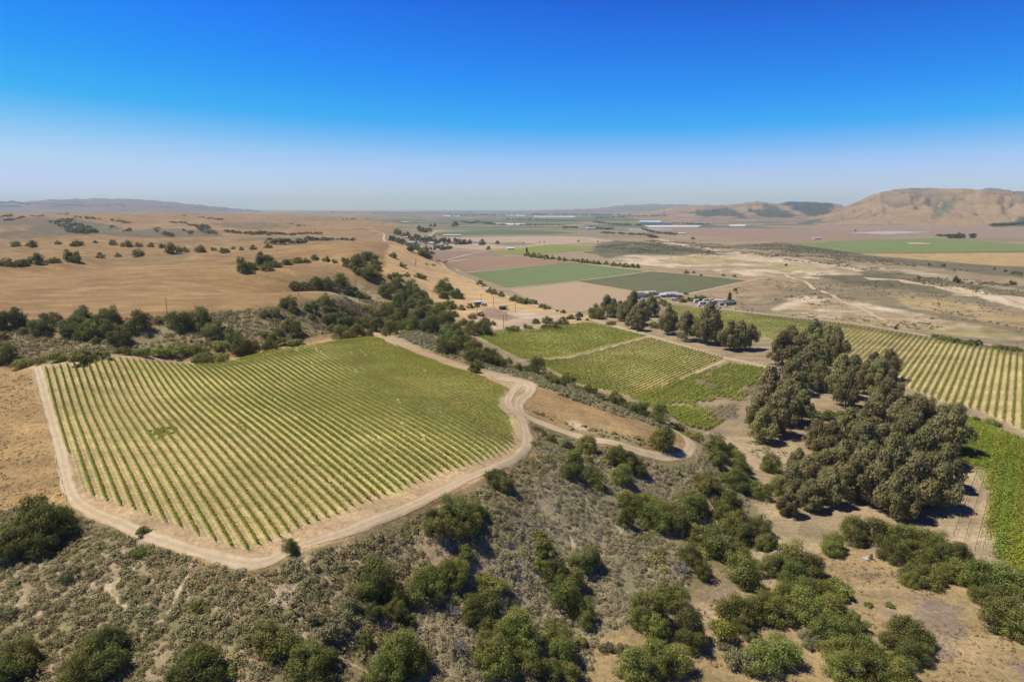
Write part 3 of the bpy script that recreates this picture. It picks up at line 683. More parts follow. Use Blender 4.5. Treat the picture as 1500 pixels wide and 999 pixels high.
field('pivot_field', [(1150,358),(1200,355),(1290,351),(1370,349),(1500,358.5),(1600,363),(1600,370),(1500,369),(1256,371.5),(1200,364)], f_('crop_bright', (0.135,0.170,0.055), (0.170,0.195,0.065)), 'large bright green field below the bare mountain')
field('bare_patch', [(1327,356.6),(1345,355.9),(1364,357.6),(1362,359),(1332,358.6)], f_('bare_patch_soil', (0.42,0.33,0.18), (0.38,0.28,0.15)), 'pale bare patch inside the bright green field', 0.9)
MPALE = f_('pale_cover', (0.36, 0.33, 0.29), (0.30, 0.27, 0.23))
MPLAST = f_('plastic_mulch', (0.56, 0.55, 0.53), (0.46, 0.45, 0.44))
for px_, lb in (([(942,330.6),(985,330.4),(1028,330.6),(1022,332.8),(952,333)], 'long white plastic covered field at the foot of the range'), ([(936,323.6),(968,324),(968,325.8),(937,325.2)], 'narrow white covered strip beyond the reservoir'),
               ([(1066,329.8),(1092,329.2),(1092,331.6),(1070,331.6)], 'short white covered field left of the mountain foot'), ([(1238,342),(1300,338.8),(1368,340.5),(1300,344)], 'pale grey covered field below the mountain'),
               ([(722,327.2),(770,328),(770,330),(722,329.4)], 'white covered field beyond the village and its green field'), ([(649,316),(674,316.4),(674,317.6),(649,317.2)], 'tiny white covered field near the horizon'),
               ([(742,315.2),(770,315.6),(770,316.8),(742,316.4)], 'thin white covered strip below the horizon haze'), ([(782,317),(842,317.4),(842,318.6),(782,318.2)], 'thin white covered strip right of the horizon centre'),
               ([(920,336),(985,335.5),(982,337.4),(922,337.8)], 'pale covered strip in front of the long white field')):
    field('covered_field', px_, MPALE if lb.startswith('pale') else MPLAST, lb)
MWATER, t_, b_ = mat('reservoir_water', 0.45)
t_.links.new(mixc(t_, (0.05, 0.075, 0.075), (0.04, 0.06, 0.065), noise(t_, 0.01, 2, 0.5, objco(t_))), b_.inputs['Base Color'])
field('reservoir_water', [(937,326),(985,327),(986,329.8),(940,329.8)], MWATER, 'blue-green reservoir water between two white fields')

road('vineyard_track', [(54,538),(72,600),(88,655),(108,728),(180,768),(262,800),(345,822),(388,822),(440,800),(540,765),(640,722),(715,688),(760,666),(772,645),(765,615),(744,592),(750,575),(760,562),(735,552),(700,545)], 2.9, MROAD, 'pale dirt track round the hilltop vineyard', 0.35)
road('switchback_road', [(740,553),(770,561),(777,572),(762,586),(761,600),(775,612),(830,634),(880,646),(925,657),(960,667),(985,669),(1004,664),(1012,652),(1005,641),(990,632),(975,628)], 3.8, MROAD, 'pale dirt switchback road curving down from the hilltop', 0.2)
road('turnaround_pad', [(733,557),(752,556),(772,560),(778,566)], 8.0, MROAD, 'bare dirt turnaround beside the vineyard corner', 0.4)
road('vineyard_path', [(758,529),(780,527),(830,524.5),(870,516),(905,506),(948,494)], 2.6, MPATH, 'narrow dirt path between the two valley vine blocks')
road('eucalyptus_lane', [(866,468),(905,479),(950,492),(1000,507),(1055,523),(1090,530),(1120,538),(1150,550)], 7.0, MPATH, 'dirt lane along the row of eucalyptus trees', 0.3)
road('side_path', [(1062,528),(1040,537),(1015,548),(996,556)], 3.0, MPATH, 'dirt path along the edge of the patchy vine block', 0.4)
road('farm_road', [(720,490),(742,486),(790,482),(820,474),(850,467),(866,464),(880,460)], 6.0, MROAD, 'dirt farm road behind the valley vineyard')
road('valley_road', [(632,380),(644,384),(652,392),(664,400),(690,411),(715,423),(740,434),(775,445),(820,459)], 6.0, MROAD, 'pale road along the foot of the golden hill')
road('field_road', [(655,390),(668,394),(680,399.5),(716,396.6),(760,392),(838,384.6)], 5.0, MPATH, 'field road between the brown field and green crop')
road('field_road', [(644,382.5),(700,377.5),(752,375.6),(786,376.5),(838,384),(948,397),(1010,402),(1098,411),(1120,413)], 6.0, MPATH, 'long field road behind the crop fields')
road('field_road', [(742,423),(790,418),(847,411.6),(900,404.8),(952,397.6)], 5.0, MPATH, 'field road dividing the green crop from the tan field')
road('field_road', [(1002,432.5),(1050,422),(1098,411.6),(1125,408)], 6.0, MPATH, 'field road on the right end of the dark crop field')
road('vineyard_edge_track', [(968,443),(1030,448),(1100,458),(1240,473),(1366,493),(1500,513),(1620,532)], 5.0, MPATH, 'dirt track along the far edge of the right hand vineyard')
road('river_track', [(1150,402),(1162,409),(1190,422),(1222,435),(1251,448),(1280,463),(1308,478)], 5.0, MROAD, 'straight pale track crossing the riverbed flat')
road('hill_track', [(545,338),(556,341),(563,345),(562,350),(568,355)], 7.0, MROAD, 'pale track bending over the far golden ridge')
road('village_road', [(620,349),(632,344),(640,339),(646,337.5)], 9.0, MROAD, 'pale road leaving the village uphill')
road('farm_road', [(640,381),(700,370),(745,366.5),(800,359.5),(870,356.5)], 6.0, MPATH, 'farm road past the white farmhouse')
road('sandy_track', [(1033,634),(1052,640),(1075,652),(1095,672),(1112,690)], 5.0, MPATH, 'sandy track at the lower end of the patchy vine block', 0.5)
road('river_channel', [(955,349),(985,356),(1045,367),(1110,376),(1180,384),(1240,392),(1265,398)], 16.0, MROAD, 'dry sandy river channel beyond the crop fields', 0.9)
road('river_channel', [(1270,409),(1320,411),(1380,421),(1440,432),(1520,447),(1620,468)], 22.0, MROAD, 'wide dry sandy river channel at the right', 1.1)

# ------------------------------------------------------------------ foliage meshes
def quad_cloud(name, cen, nrm, size, tone, mats, stretch=1.0, droop=None, extra=None):
    n_ = len(cen)
    nrm = nrm / np.maximum(np.linalg.norm(nrm, axis=1)[:, None], 1e-9)
    a = rng.normal(size=(n_, 3)); 
    if droop is not None: a = a * 0.35 + np.array((0, 0, droop))
    u = np.cross(nrm, a); u /= np.maximum(np.linalg.norm(u, axis=1)[:, None], 1e-9); v = np.cross(nrm, u)
    s = (size * 0.5)[:, None]
    u = u * s; v = v * s * stretch
    j = rng.uniform(0.6, 1.25, (4, n_, 1))
    q = np.stack([cen - u * j[0] - v * 0.3, cen + v * j[1] - u * 0.2, cen + u * j[2] + v * 0.25, cen - v * j[3] + u * 0.15], 1).reshape(-1, 3)
    fq = np.arange(n_ * 4).reshape(n_, 4)
    if extra is not None:
        fq = np.concatenate([fq, extra[1] + len(q)]); q = np.concatenate([q, extra[0]]); tone = np.concatenate([tone, np.zeros(len(extra[1]))])
    me = fast_mesh(name, q, fq, mats)
    if extra is not None: me.polygons.foreach_set('material_index', np.concatenate([np.zeros(n_, np.int32), np.ones(len(fq) - n_, np.int32)]))
    at = me.attributes.new('tone', 'FLOAT', 'FACE'); at.data.foreach_set('value', tone.astype(np.float32))
    return me
def crown_mesh(name, seed, material, kind, nleaf, leaf):
    """leaf-sized faces on the surfaces and inside of many uneven puffs; unit width, ground at z = 0"""
    g = np.random.default_rng(seed)
    if kind == 'oak':
        nl = g.integers(26, 34); h = g.uniform(0.74, 0.90)
        th_ = g.uniform(0, 6.283, nl); rr = np.sqrt(g.random(nl)) * 0.36
        cz = h * (0.10 + 0.68 * np.sqrt(np.clip(1 - (rr / 0.39) ** 2, 0, 1)) * g.uniform(0.1, 1, nl) ** 0.6)
        lo_ = np.arange(nl) % 3 == 0; rr = np.where(lo_, g.uniform(0.22, 0.38, nl), rr); cz = np.where(lo_, g.uniform(0.10, 0.20, nl), cz)
        c = np.stack([rr * np.cos(th_), rr * np.sin(th_) * g.uniform(0.75, 1), cz], 1)
        rad = g.uniform(0.09, 0.18, nl); sq = 0.9
    elif kind == 'bush':
        nl = g.integers(14, 20); h = g.uniform(0.42, 0.60)
        th_ = g.uniform(0, 6.283, nl); rr = np.sqrt(g.random(nl)) * 0.40
        c = np.stack([rr * np.cos(th_), rr * np.sin(th_) * g.uniform(0.6, 1), h * (0.20 + 0.45 * (1 - (rr / 0.45) ** 2) * g.uniform(0.3, 1, nl))], 1)
        rad = g.uniform(0.08, 0.17, nl); sq = 0.85
    elif kind == 'euc':
        nl = g.integers(46, 60); h = g.uniform(0.95, 1.30)
        th_ = g.uniform(0, 6.283, nl); hh = g.uniform(0.14, 0.97, nl) ** 0.85; prof = 0.40 * np.sin(np.clip(hh * 1.05 + 0.05, 0, 1) * math.pi) ** 0.6
        rr = np.sqrt(g.random(nl)) * prof
        c = np.stack([rr * np.cos(th_), rr * np.sin(th_), hh * h], 1); rad = g.uniform(0.075, 0.150, nl); sq = 1.30
    elif kind == 'poplar':
        nl = 16; h = 3.2; hh = np.linspace(0.08, 0.95, nl)
        rr = g.random(nl) * 0.12; th_ = g.uniform(0, 6.283, nl)
        c = np.stack([rr * np.cos(th_), rr * np.sin(th_), hh * h], 1); rad = 0.42 * np.sin(np.clip(hh * 0.9 + 0.12, 0, 1) * math.pi) ** 0.7 + 0.06; sq = 1.2
    p = rad ** 2 / (rad ** 2).sum()
    k = g.choice(nl, nleaf, p=p)
    d = g.normal(size=(nleaf, 3)); d /= np.linalg.norm(d, axis=1)[:, None]
    low = d[:, 2] < -0.75; d[low, 2] *= -0.6
    rr_ = rad[k] * np.where(g.random(nleaf) < 0.80, g.uniform(0.86, 1.10, nleaf), g.random(nleaf) ** 0.5)
    lump = 1 + 0.18 * np.sin(d[:, 0] * 9 + k * 1.7) * np.sin(d[:, 1] * 8 + k) + 0.12 * np.sin(d[:, 2] * 11 + k * 2.3)
    pos = c[k] + d * (rr_ * lump)[:, None] * np.array((1, 1, sq))
    pos[:, 2] = np.maximum(pos[:, 2], leaf * 0.4)
    nr = d + g.normal(size=(nleaf, 3)) * 0.38 + (0, 0, 0.15)
    w = pos[:, :2].copy(); ext = max(np.ptp(w[:, 0]), np.ptp(w[:, 1])) * 0.94
    pos /= ext
    tone = np.clip(g.normal(0.45, 0.22, nleaf) + (g.random(nl)[k] - 0.5) * 0.5, 0, 1)
    me = quad_cloud(name, pos, nr, g.uniform(0.7, 1.35, nleaf) * leaf, tone, [material], 1.9 if kind == 'euc' else 1.0, 1.6 if kind == 'euc' else None)
    return me, float(pos[:, 2].max())
def tube(path, radii, n_=7):
    path = np.asarray(path, float); vs = []; fs = []
    for i, (p, r_) in enumerate(zip(path, radii)):
        d = path[min(i + 1, len(path) - 1)] - path[max(i - 1, 0)]; d = d / np.linalg.norm(d)
        u = np.cross(d, (0.31, 0.9, 0.2)); u /= np.linalg.norm(u); v = np.cross(d, u)
        for k in range(n_):
            t_ = 6.2832 * k / n_; vs.append(p + (u * math.cos(t_) + v * math.sin(t_)) * r_)
    for i in range(len(path) - 1):
        for k in range(n_): fs.append((i * n_ + k, i * n_ + (k + 1) % n_, (i + 1) * n_ + (k + 1) % n_, (i + 1) * n_ + k))
    return np.array(vs), np.array(fs)
def merge(parts):
    vs, fs, o = [], [], 0
    for v, f in parts: vs.append(v); fs.append(f + o); o += len(v)
    return np.concatenate(vs), np.concatenate(fs)
def trunk_mesh(name, seed, h, r_, material, spread=0.3, limbs=6):
    g = np.random.default_rng(seed)
    lean = g.normal(size=2) * 0.03
    pts = [(0, 0, -0.06), (0.005, 0, 0.02)] + [(lean[0] * k + g.normal() * 0.008, lean[1] * k + g.normal() * 0.008, h * k / 5) for k in range(1, 6)]
    parts = [tube(pts, [r_ * 1.5, r_ * 1.15] + [r_ * (1 - 0.15 * k) for k in range(1, 6)])]
    for k in range(limbs):
        a = 6.283 * k / limbs + g.uniform(-.4, .4); s = g.uniform(0.35, 0.75); b = np.array(pts[2]) * (1 - s) + np.array(pts[6]) * s
        e = b + np.array((math.cos(a) * spread, math.sin(a) * spread, g.uniform(0.25, 0.5) * h))
        m = (b + e) / 2 + np.array((0, 0, g.uniform(-0.03, 0.05)))
        parts.append(tube([b, m, e], [r_ * 0.5, r_ * 0.35, r_ * 0.12], 5))
    return fast_mesh(name, *merge(parts), [material], True)
PROTO = {}
def protos(key, count, material, kind, nleaf, leaf, seed, trunk=None):
    L = []
    for i in range(count):
        c, h = crown_mesh(key + '_crown', seed + i, material, kind, nleaf, leaf)
        L.append((c, h, trunk(seed + i, h) if trunk else None))
    PROTO[key] = L
oak_tr = lambda s, h: trunk_mesh('oak_trunk', s, h * 0.62, 0.030, MBARK, 0.26)
bush_tr = lambda s, h: trunk_mesh('bush_stem', s, h * 0.55, 0.018, MBARK, 0.24)
euc_tr = lambda s, h: trunk_mesh('eucalyptus_trunk', s, h * 0.85, 0.032, MBARKE, 0.22, 9)
protos('oak', 10, ML['oak'], 'oak', 7000, 0.031, 100, oak_tr)
protos('oakg', 7, ML['bush'], 'oak', 7000, 0.030, 130, oak_tr)
protos('bush', 6, ML['bush'], 'bush', 3000, 0.042, 160, bush_tr)
protos('lime', 3, ML['lime'], 'bush', 2200, 0.046, 180, bush_tr)
protos('sage', 5, ML['sage'], 'bush', 2600, 0.042, 190, bush_tr)
protos('euc', 8, ML['euc'], 'euc', 11000, 0.031, 200, euc_tr)
protos('oakm', 6, ML['oak'], 'oak', 1500, 0.062, 300, oak_tr)
protos('bushm', 4, ML['bush'], 'bush', 900, 0.070, 330, bush_tr)
protos('oakf', 5, ML['far'], 'oak', 420, 0.11, 340)
protos('poplar', 2, ML['far'], 'poplar', 1200, 0.16, 360, lambda s, h: trunk_mesh('poplar_trunk', s, h * 0.6, 0.06, MBARK, 0.1, 4))

CROP = {'A1': (0, 270, 3.7), 'A2': (350, 270, 3.7), 'A3': (700, 270, 3.7), 'A4': (1100, 270, 3.7), 'A5': (0, 500, 3.7), 'A6': (350, 480, 3.7), 'A7': (700, 480, 3.7), 'A8': (1100, 480, 3.7),
        'B1': (0, 730, 3.715), 'B2': (350, 730, 3.715), 'B3': (700, 730, 3.715), 'B4': (1100, 730, 3.715), 'VI': (560, 320, 7.5)}
HR = {'o': 0.80, 'g': 0.55, 'l': 0.52, 's': 0.52, 'e': 1.2, 'O': 0.80, 'p': 3.2, 'v': 0.8}
LOOK = {'o': ('oak_tree', 'oak tree', 'dark green oak'), 'O': ('oak_tree', 'oak tree', 'olive green oak'), 'v': ('village_tree', 'tree', 'dark green tree'), 'g': ('green_bush', 'bush', 'low green bush'),
        'l': ('green_bush', 'bush', 'yellow-green bush'), 's': ('sage_bush', 'bush', 'grey-olive bush'), 'e': ('eucalyptus_tree', 'eucalyptus', 'ragged brown-olive eucalyptus'), 'p': ('poplar_tree', 'poplar', 'narrow dark poplar')}
NTREE = {}
GROW = {'o': 1.28, 'O': 1.36, 'g': 1.32, 'l': 1.2, 's': 1.2, 'e': 1.42, 'p': 1.0, 'v': 1.55}
def plant(kind, x, y, width, label, group):
    z = float(height(x, y)); r_ = math.hypot(x, y)
    name, cat, _ = LOOK[kind]
    small = F * width / r_ < 26
    key = {'o': 'oakm' if small else 'oak', 'O': 'oakg', 'v': 'oakm', 'g': 'bushm' if small else 'bush', 'l': 'lime', 's': 'sage', 'e': 'euc', 'p': 'poplar'}[kind]
    tiny = F * width / r_ < 11 and kind in 'ogOsv'
    if tiny: key = 'oakf'
    crown, h, trunk = random.choice(PROTO[key])
    NTREE[name] = NTREE.get(name, 0) + 1
    rz = random.uniform(0, 6.283); sc = (width, width * random.uniform(0.88, 1.05), width * random.uniform(0.92, 1.1))
    if trunk is None or tiny:
        o = link(name, crown)
        o.location = (x, y, z - 0.05 * width); o.rotation_euler = (0, 0, rz); o.scale = sc
    else:
        o = link(name, None); o.location = (x, y, z - 0.03 * width); o.rotation_euler = (0, 0, rz); o.scale = sc; o.empty_display_size = 0.2
        link('crown', crown, o); link('trunk', trunk, o)
    return tag(o, label, cat, group)
GROVES = []
def grove(crop, default, where, group, data):
    """trees listed as (centre x, centre y, width[, kind[, own label]]) in a zoomed crop of the photo; each gets a real spot on the ground"""
    x0, y0, sc = CROP[crop]; L = []
    for q in data:
        px, py, w = x0 + q[0] / sc, y0 + q[1] / sc, q[2] / sc
        k = q[3] if len(q) > 3 and q[3] else default
        dep = math.atan((py - 499.5) / F) + PITCH
        by = py + 0.46 * HR[k] * w * math.cos(dep)
        x, y, z = unproj(px, by)
        L.append([px, k, x, y, w * depth_of(x, y, z) / F, q[4] if len(q) > 4 else None, w])
    L.sort(key=lambda q: q[0])
    GROVES.append((where, group, L))
def grow_all(limit=292):
    sizes = sorted((q[6] for _, _, L in GROVES for q in L if q[1] in 'oO'), reverse=True)
    cut = sizes[limit] if len(sizes) > limit else 0
    rest = []
    for where, group, L in GROVES:
        rest += [q for q in L if q[1] in 'oO' and q[6] <= cut and q[5] is None]
        L = [q for q in L if not (q[1] in 'oO' and q[6] <= cut and q[5] is None)]
        tot = {}; cnt = {}
        for q in L: tot[q[1]] = tot.get(q[1], 0) + (q[5] is None)
        for px, k, x, y, w, lab, _ in L:
            if lab is None:
                cnt[k] = cnt.get(k, 0) + 1
                lab = '%s %s' % (LOOK[k][2], where)
                if tot[k] > 1: lab += ', ' + ('leftmost' if cnt[k] == 1 else 'rightmost' if cnt[k] == tot[k] else ordinal(cnt[k]) + ' from left')
            plant(k, x, y, w * (GROW[k] if _ > 26 or k in 'vp' else 1.0 + (GROW[k] - 1.0) * max(0.0, (_ - 8) / 14)), lab, group)
    # the smaller oaks beyond the three hundred largest: one mass
    vs, fs, ts, o = [], [], [], 0
    cache = {}
    for px, k, x, y, w, _, sz in rest:
        me = random.choice(PROTO['oakm' if sz > 13 else 'oakf'])[0]
        if me.name not in cache:
            v = np.empty(len(me.vertices) * 3, np.float32); me.vertices.foreach_get('co', v)
            t_ = np.empty(len(me.polygons), np.float32); me.attributes['tone'].data.foreach_get('value', t_)
            cache[me.name] = (v.reshape(-1, 3), t_)
        v, t_ = cache[me.name]; a = random.uniform(0, 6.283); w *= 1.08
        q = np.column_stack([(v[:, 0] * math.cos(a) - v[:, 1] * math.sin(a)) * w + x, (v[:, 0] * math.sin(a) + v[:, 1] * math.cos(a)) * w + y, v[:, 2] * w * 0.80 + float(height(x, y)) - 0.05 * w])
        vs.append(q); ts.append(np.clip(t_ + random.uniform(-.15, .15), 0, 1))
    q = np.concatenate(vs)
    me = fast_mesh('distant_oaks', q, np.arange(len(q)).reshape(-1, 4), [ML['oak']])
    me.attributes.new('tone', 'FLOAT', 'FACE').data.foreach_set('value', np.concatenate(ts))
    tag(link('distant_oaks', me), 'smaller dark oaks scattered over the golden ridges and ravines', kind='stuff')
    print('OAKS MERGED', len(rest))

# ------------------------------------------------------------------ trees
grove('A1', 'o', 'along the ravine left behind the vineyard', 'oaks along the ravine behind the vineyard', [
 (65,725,140),(120,785,65),(215,770,105),(275,730,90),(445,700,110),(410,765,130),(480,790,110),(590,715,110),(580,780,90),(645,815,120),(520,835,60),(755,750,120),(700,765,60),(860,730,60),(970,735,120),(1080,740,110),
 (1150,790,90),(1155,750,80),(1265,820,80),(1310,870,100),(15,810,70),(45,920,120),(258,818,42,'g'),(1205,865,80,'g'),(1275,890,70,'l')])
grove('A1', 'g', 'at the foot of the ravine behind the vineyard', 'bushes at the foot of the ravine', [
 (135,965,130),(215,960,60),(300,935,110),(430,930,130),(550,925,80),(660,900,75),(770,905,100),(880,895,110),(960,890,110),(1050,890,80),(1110,895,60),(1100,945,100),(1200,930,110)])
grove('A1', 'o', 'on the rim of the golden plateau', 'trees on the rim of the golden plateau', [
 (30,415,70),(80,418,70),(125,415,65),(200,403,75),(260,412,40),(300,405,50),(388,385,85),(545,382,45),(748,365,60),(640,380,35)])
grove('A1', 'o', 'on the second golden ridge', 'trees dotted on the second golden ridge', [
 (85,318,50),(175,313,60),(315,313,35),(415,309,65),(515,309,25),(612,310,45),(690,314,60),(755,323,40),(818,326,38),(880,330,40),(935,348,75),(1005,350,45),(1085,343,65),(1160,348,30),(1215,348,65),(1265,343,25),(1310,347,30),(1370,338,45),(1453,330,45)])
grove('A2', 'o', 'in the hollow behind the first grass tongue', 'oaks in the first hollow of the golden hill', [
 (300,535,70),(350,540,70),(410,545,80),(470,545,80),(545,535,85),(600,570,75),(650,590,65),(695,605,50)])
grove('A2', 'o', 'in the upper hollow of the golden hill', 'oaks in the upper hollow of the golden hill', [
 (30,445,80),(80,435,70),(140,410,85),(150,440,70),(205,425,60),(260,415,60),(320,405,60),(370,408,40),(410,390,45),(470,400,42),(520,412,30),(575,400,52),(580,430,45),(640,400,50),(655,430,90),(690,375,70),(725,385,70),(735,415,60),(745,440,60),(740,475,70),(690,465,85),(640,455,70),(700,495,50)])
grove('A2', 'o', 'on the straw slope above the valley road', 'oaks on the straw slope above the valley road', [
 (835,378,50),(890,433,42),(830,485,60),(862,487,55),(910,487,40),(970,490,45),(995,495,50),(1110,560,90),(1105,590,70),(1180,590,75),(1140,648,75),(1205,665,45),(1253,655,45),(1290,655,30),(1165,695,60)])
grove('A2', 'o', 'in the wooded gully behind the hilltop vineyard', 'oaks in the wooded gully behind the hilltop vineyard', [
 (800,575,90),(860,560,80),(930,565,90),(985,595,90),(900,610,100),(960,635,100),(1030,625,60),(1010,680,110),(1090,690,100),(1120,725,90),(1050,740,90),(960,700,80),(930,745,80),(880,690,80),(870,640,80),(800,690,80),
 (840,735,90),(880,770,80),(950,770,80),(1030,775,90),(735,690,70),(800,650,60,'g'),(680,660,60,'g'),(760,770,90),(700,750,80),(640,760,90),(580,750,80),(700,800,70),(640,800,80),(560,805,90),(820,790,80)])
grove('A2', 'o', 'on the brushy slope under the grass tongue', 'trees on the brushy slope under the grass tongue', [
 (270,640,80),(290,668,60),(195,680,70),(140,690,65),(395,665,75),(470,670,60),(465,630,75),(500,632,40),(395,715,45),(495,730,80),(500,770,60),(560,700,65),(610,685,60),(290,765,100),(310,800,70),(215,790,60),(150,810,80,'g'),(170,870,80),(20,880,90),(310,850,80,'g'),(230,850,60,'g'),(560,660,50,'g'),(85,860,60)])
grove('A2', 'o', 'round the yard by the farm road', 'oaks round the yard by the farm road', [
 (1335,730,65),(1265,710,50),(1310,700,40),(1370,745,50),(1215,740,70),(1270,785,80),(1320,780,90),(1350,800,50)])
grove('A2', 'o', 'on the end of the ridge behind the vineyard', 'oaks on the end of the vineyard ridge', [
 (1130,805,110),(1180,795,80),(1215,850,120),(1120,885,95),(1270,880,100),(1170,860,80),(1030,770,90),(1260,930,80),(1350,930,110),(1290,965,70),(1400,960,80)])
grove('A6', 'o', 'by the vineyard corner', 'oaks by the vineyard corner', [(1275,215,75,'o','lone dark oak casting its shadow at the far corner of the hilltop vineyard')])
grove('A3', 'o', 'in the hedgerow beside the tan field', 'oaks in the hedgerow beside the tan field', [
 (10,530,40),(35,545,30),(65,570,48),(90,580,45),(125,592,45),(200,612,55),(230,622,55),(265,628,55),(300,633,45),(345,655,40),(375,660,45),(460,685,32),(430,684,20)])
grove('A3', 'o', 'along the farm road by the valley vines', 'trees along the farm road by the valley vines', [
 (190,780,70,'g'),(265,765,38),(285,775,30),(315,735,50),(375,728,65),(365,760,55),(410,755,70),(465,735,65),(505,712,50),(550,700,50),(545,722,22),(592,730,22)])
grove('A3', 'e', 'in the row along the dirt lane', 'eucalyptus row along the dirt lane', [
 (640,695,85,'o'),(700,680,65),(735,690,60),(770,695,60),(800,700,75),(840,690,80),(885,715,85),(870,755,70),(940,680,70),(830,750,60),(720,750,50,'g'),(960,760,70,'g'),(1030,765,85),(1130,800,85),(1250,800,120),(1200,820,70),(1310,830,60),(1365,850,90),(1420,850,90),(1475,855,70)])
grove('A3', 'o', 'round the farmyard beyond the tan field', 'trees round the farmyard beyond the tan field', [
 (825,610,40,'g'),(930,598,50,'g'),(960,595,30,'l'),(940,640,50,'g'),(1000,625,50),(1022,648,50,'g'),(985,640,40,'g'),(1085,610,35),(1110,620,50),(1150,615,50),(1190,608,60),(1215,610,45),(1362,613,26,'p'),(1395,567,28),(1130,590,25)])
grove('A3', 'o', 'out in the far valley fields', 'trees out in the far valley fields', [
*[(q[0], q[1], q[2] * 1.7) for q in ((270,375,24),(300,382,24),(335,385,24),(370,390,24),(405,395,20),(440,400,20),(475,404,20),(510,408,18),(540,410,18),(570,412,24),(600,415,22),(630,420,20),(655,422,20),(695,425,18),(735,428,24),(770,432,18),(800,436,24),(830,438,22),(860,440,22))],
 (105,317,16),(20,320,28),(545,306,16),(650,309,12),(335,312,12),(360,312,10),(247,316,10),(265,355,13,'p'),(1250,362,22),(1165,290,24),(1210,490,18),(1130,474,30),(1170,475,20),(1390,495,24),(1330,490,20)])
grove('A4', 'g', 'along the riverbed flats', 'bushes along the riverbed flats', [
 (785,778,26),(1115,522,40),(1420,535,36),(968,435,18),(1040,440,22),(1320,460,16),(1380,470,20),(1440,478,50),(910,505,24),(1120,285,40),(1150,285,30),(1200,285,30),(1080,286,30),(190,437,18),(1320,52,10),(1425,50,10),(565,252,12)])
grove('A4', 'g', 'in the hedge at the vineyard edge', 'hedge bushes at the far edge of the right vineyard', [
 (1000,825,50),(1040,832,50),(1080,840,55),(1120,846,55),(1160,852,55),(1200,858,55),(1235,862,40),(1320,875,50),(1360,880,55),(1400,885,55),(1440,890,55)])
grove('A7', 'o', 'in the line between the ridge and the valley vines', 'oaks in the line between ridge and valley vines', [
 (20,140,80),(75,165,85),(130,180,70),(165,175,60),(210,205,65),(260,215,60),(320,215,100),(370,250,60),(400,270,80),(450,290,75),(490,275,75),(530,320,50),(610,335,75),(660,370,60),(700,385,55),(750,395,80),(800,400,70),(820,425,60),(870,435,90),(930,460,60),(985,475,100),(1060,520,70),(1095,530,60)])
grove('A7', 'o', 'on the slope below the hairpin bend', 'oaks on the slope below the hairpin', [
 (1000,600,135,'o','large dark oak inside the hairpin bend of the switchback road'),(1170,580,100,'g'),(1280,640,120),(1350,650,100),(1300,710,110),(1390,720,90,'O'),(1430,760,100,'O'),(1230,830,130),(1290,860,80),(1340,800,80,'g'),(1400,830,120,'O'),(1190,800,70),(1350,960,140),(1140,930,120,'O'),(1200,960,90),(1455,850,80,'O')])
grove('A7', 'o', 'on the brushy slope under the switchback', 'oaks on the brushy slope under the switchback', [
 (325,545,55),(395,590,70),(360,570,50),(470,620,80,'s'),(590,640,90,'O'),(520,700,100),(600,710,60),(505,765,120),(620,800,100),(650,845,70),(750,690,110),(830,710,110),(870,760,90),(780,800,110,'O'),(800,740,80),(810,930,110,'g'),(900,920,90,'g'),(960,960,120,'O'),(100,815,110),(150,850,100)])
grove('A8', 'e', 'in the big grove right of the lane', 'eucalyptus trees of the big grove', [
 (165,140,110),(210,120,90),(260,150,90),(330,120,110),(400,130,110),(450,150,110),(330,190,110),(300,250,120),(230,300,110),(370,290,100),(90,420,150),(40,480,120),(130,520,120),(60,560,110),(180,470,110),(230,400,120),(270,460,100),(480,310,130),(510,370,110),(550,260,110),(660,240,85),(740,235,85),(690,320,110),(750,370,110),(610,310,90),
 (345,610,90,'e','eucalyptus with a dark bare trunk standing apart before the big grove'),(430,620,100),(520,590,130),(600,560,110),(660,530,130),(800,510,130),(900,560,150),(1010,560,130),(1090,610,140),(1000,670,150),(850,640,150),(700,670,150),(920,750,160),(1040,790,150),(760,770,160),(600,720,150),(490,770,140),(560,860,150),(700,890,160),(880,890,160),(1020,900,140),(800,950,160),(640,800,140)])
grove('A8', 'e', 'on the near side of the big grove', 'eucalyptus trees on the near side of the grove', [(390,790,110),(300,810,110),(250,780,90),(420,900,120),(320,930,110),(220,880,110),(200,970,90)])
grove('A8', 'o', 'beside the big eucalyptus grove', 'oaks and bushes beside the eucalyptus grove', [
 (870,390,90),(910,395,70),(960,415,85),(1100,450,100,'o','round dark oak between the grove and the right hand vineyard'),(1220,490,55),(1290,510,70,'g'),(1335,520,50,'g'),(110,740,100),(40,880,100,'O'),(150,860,100,'O'),(350,470,80,'g'),(430,470,90,'g'),(430,530,80,'g'),(570,440,50),(370,690,70,'l'),(490,470,70,'g'),(170,560,40,'g'),(235,610,25,'g')])
grove('B1', 'o', 'at the left end of the brushy slope', 'oaks at the left end of the brushy slope', [
 (280,140,200),(200,100,170),(160,220,180),(60,240,200),(230,260,140),(345,110,130),(380,405,100,'s'),(80,880,200),(20,940,160),(150,850,130),(570,800,200),(480,890,180),(600,890,180),(420,960,180),(1070,860,160),(1120,930,200),(1010,940,170),(1220,940,120,'g'),(1100,575,85,'l'),(1020,580,40,'l'),(765,290,95,'l'),(1460,770,140,'O'),(35,610,100,'s'),(780,175,70,'g'),(500,400,60,'s')])
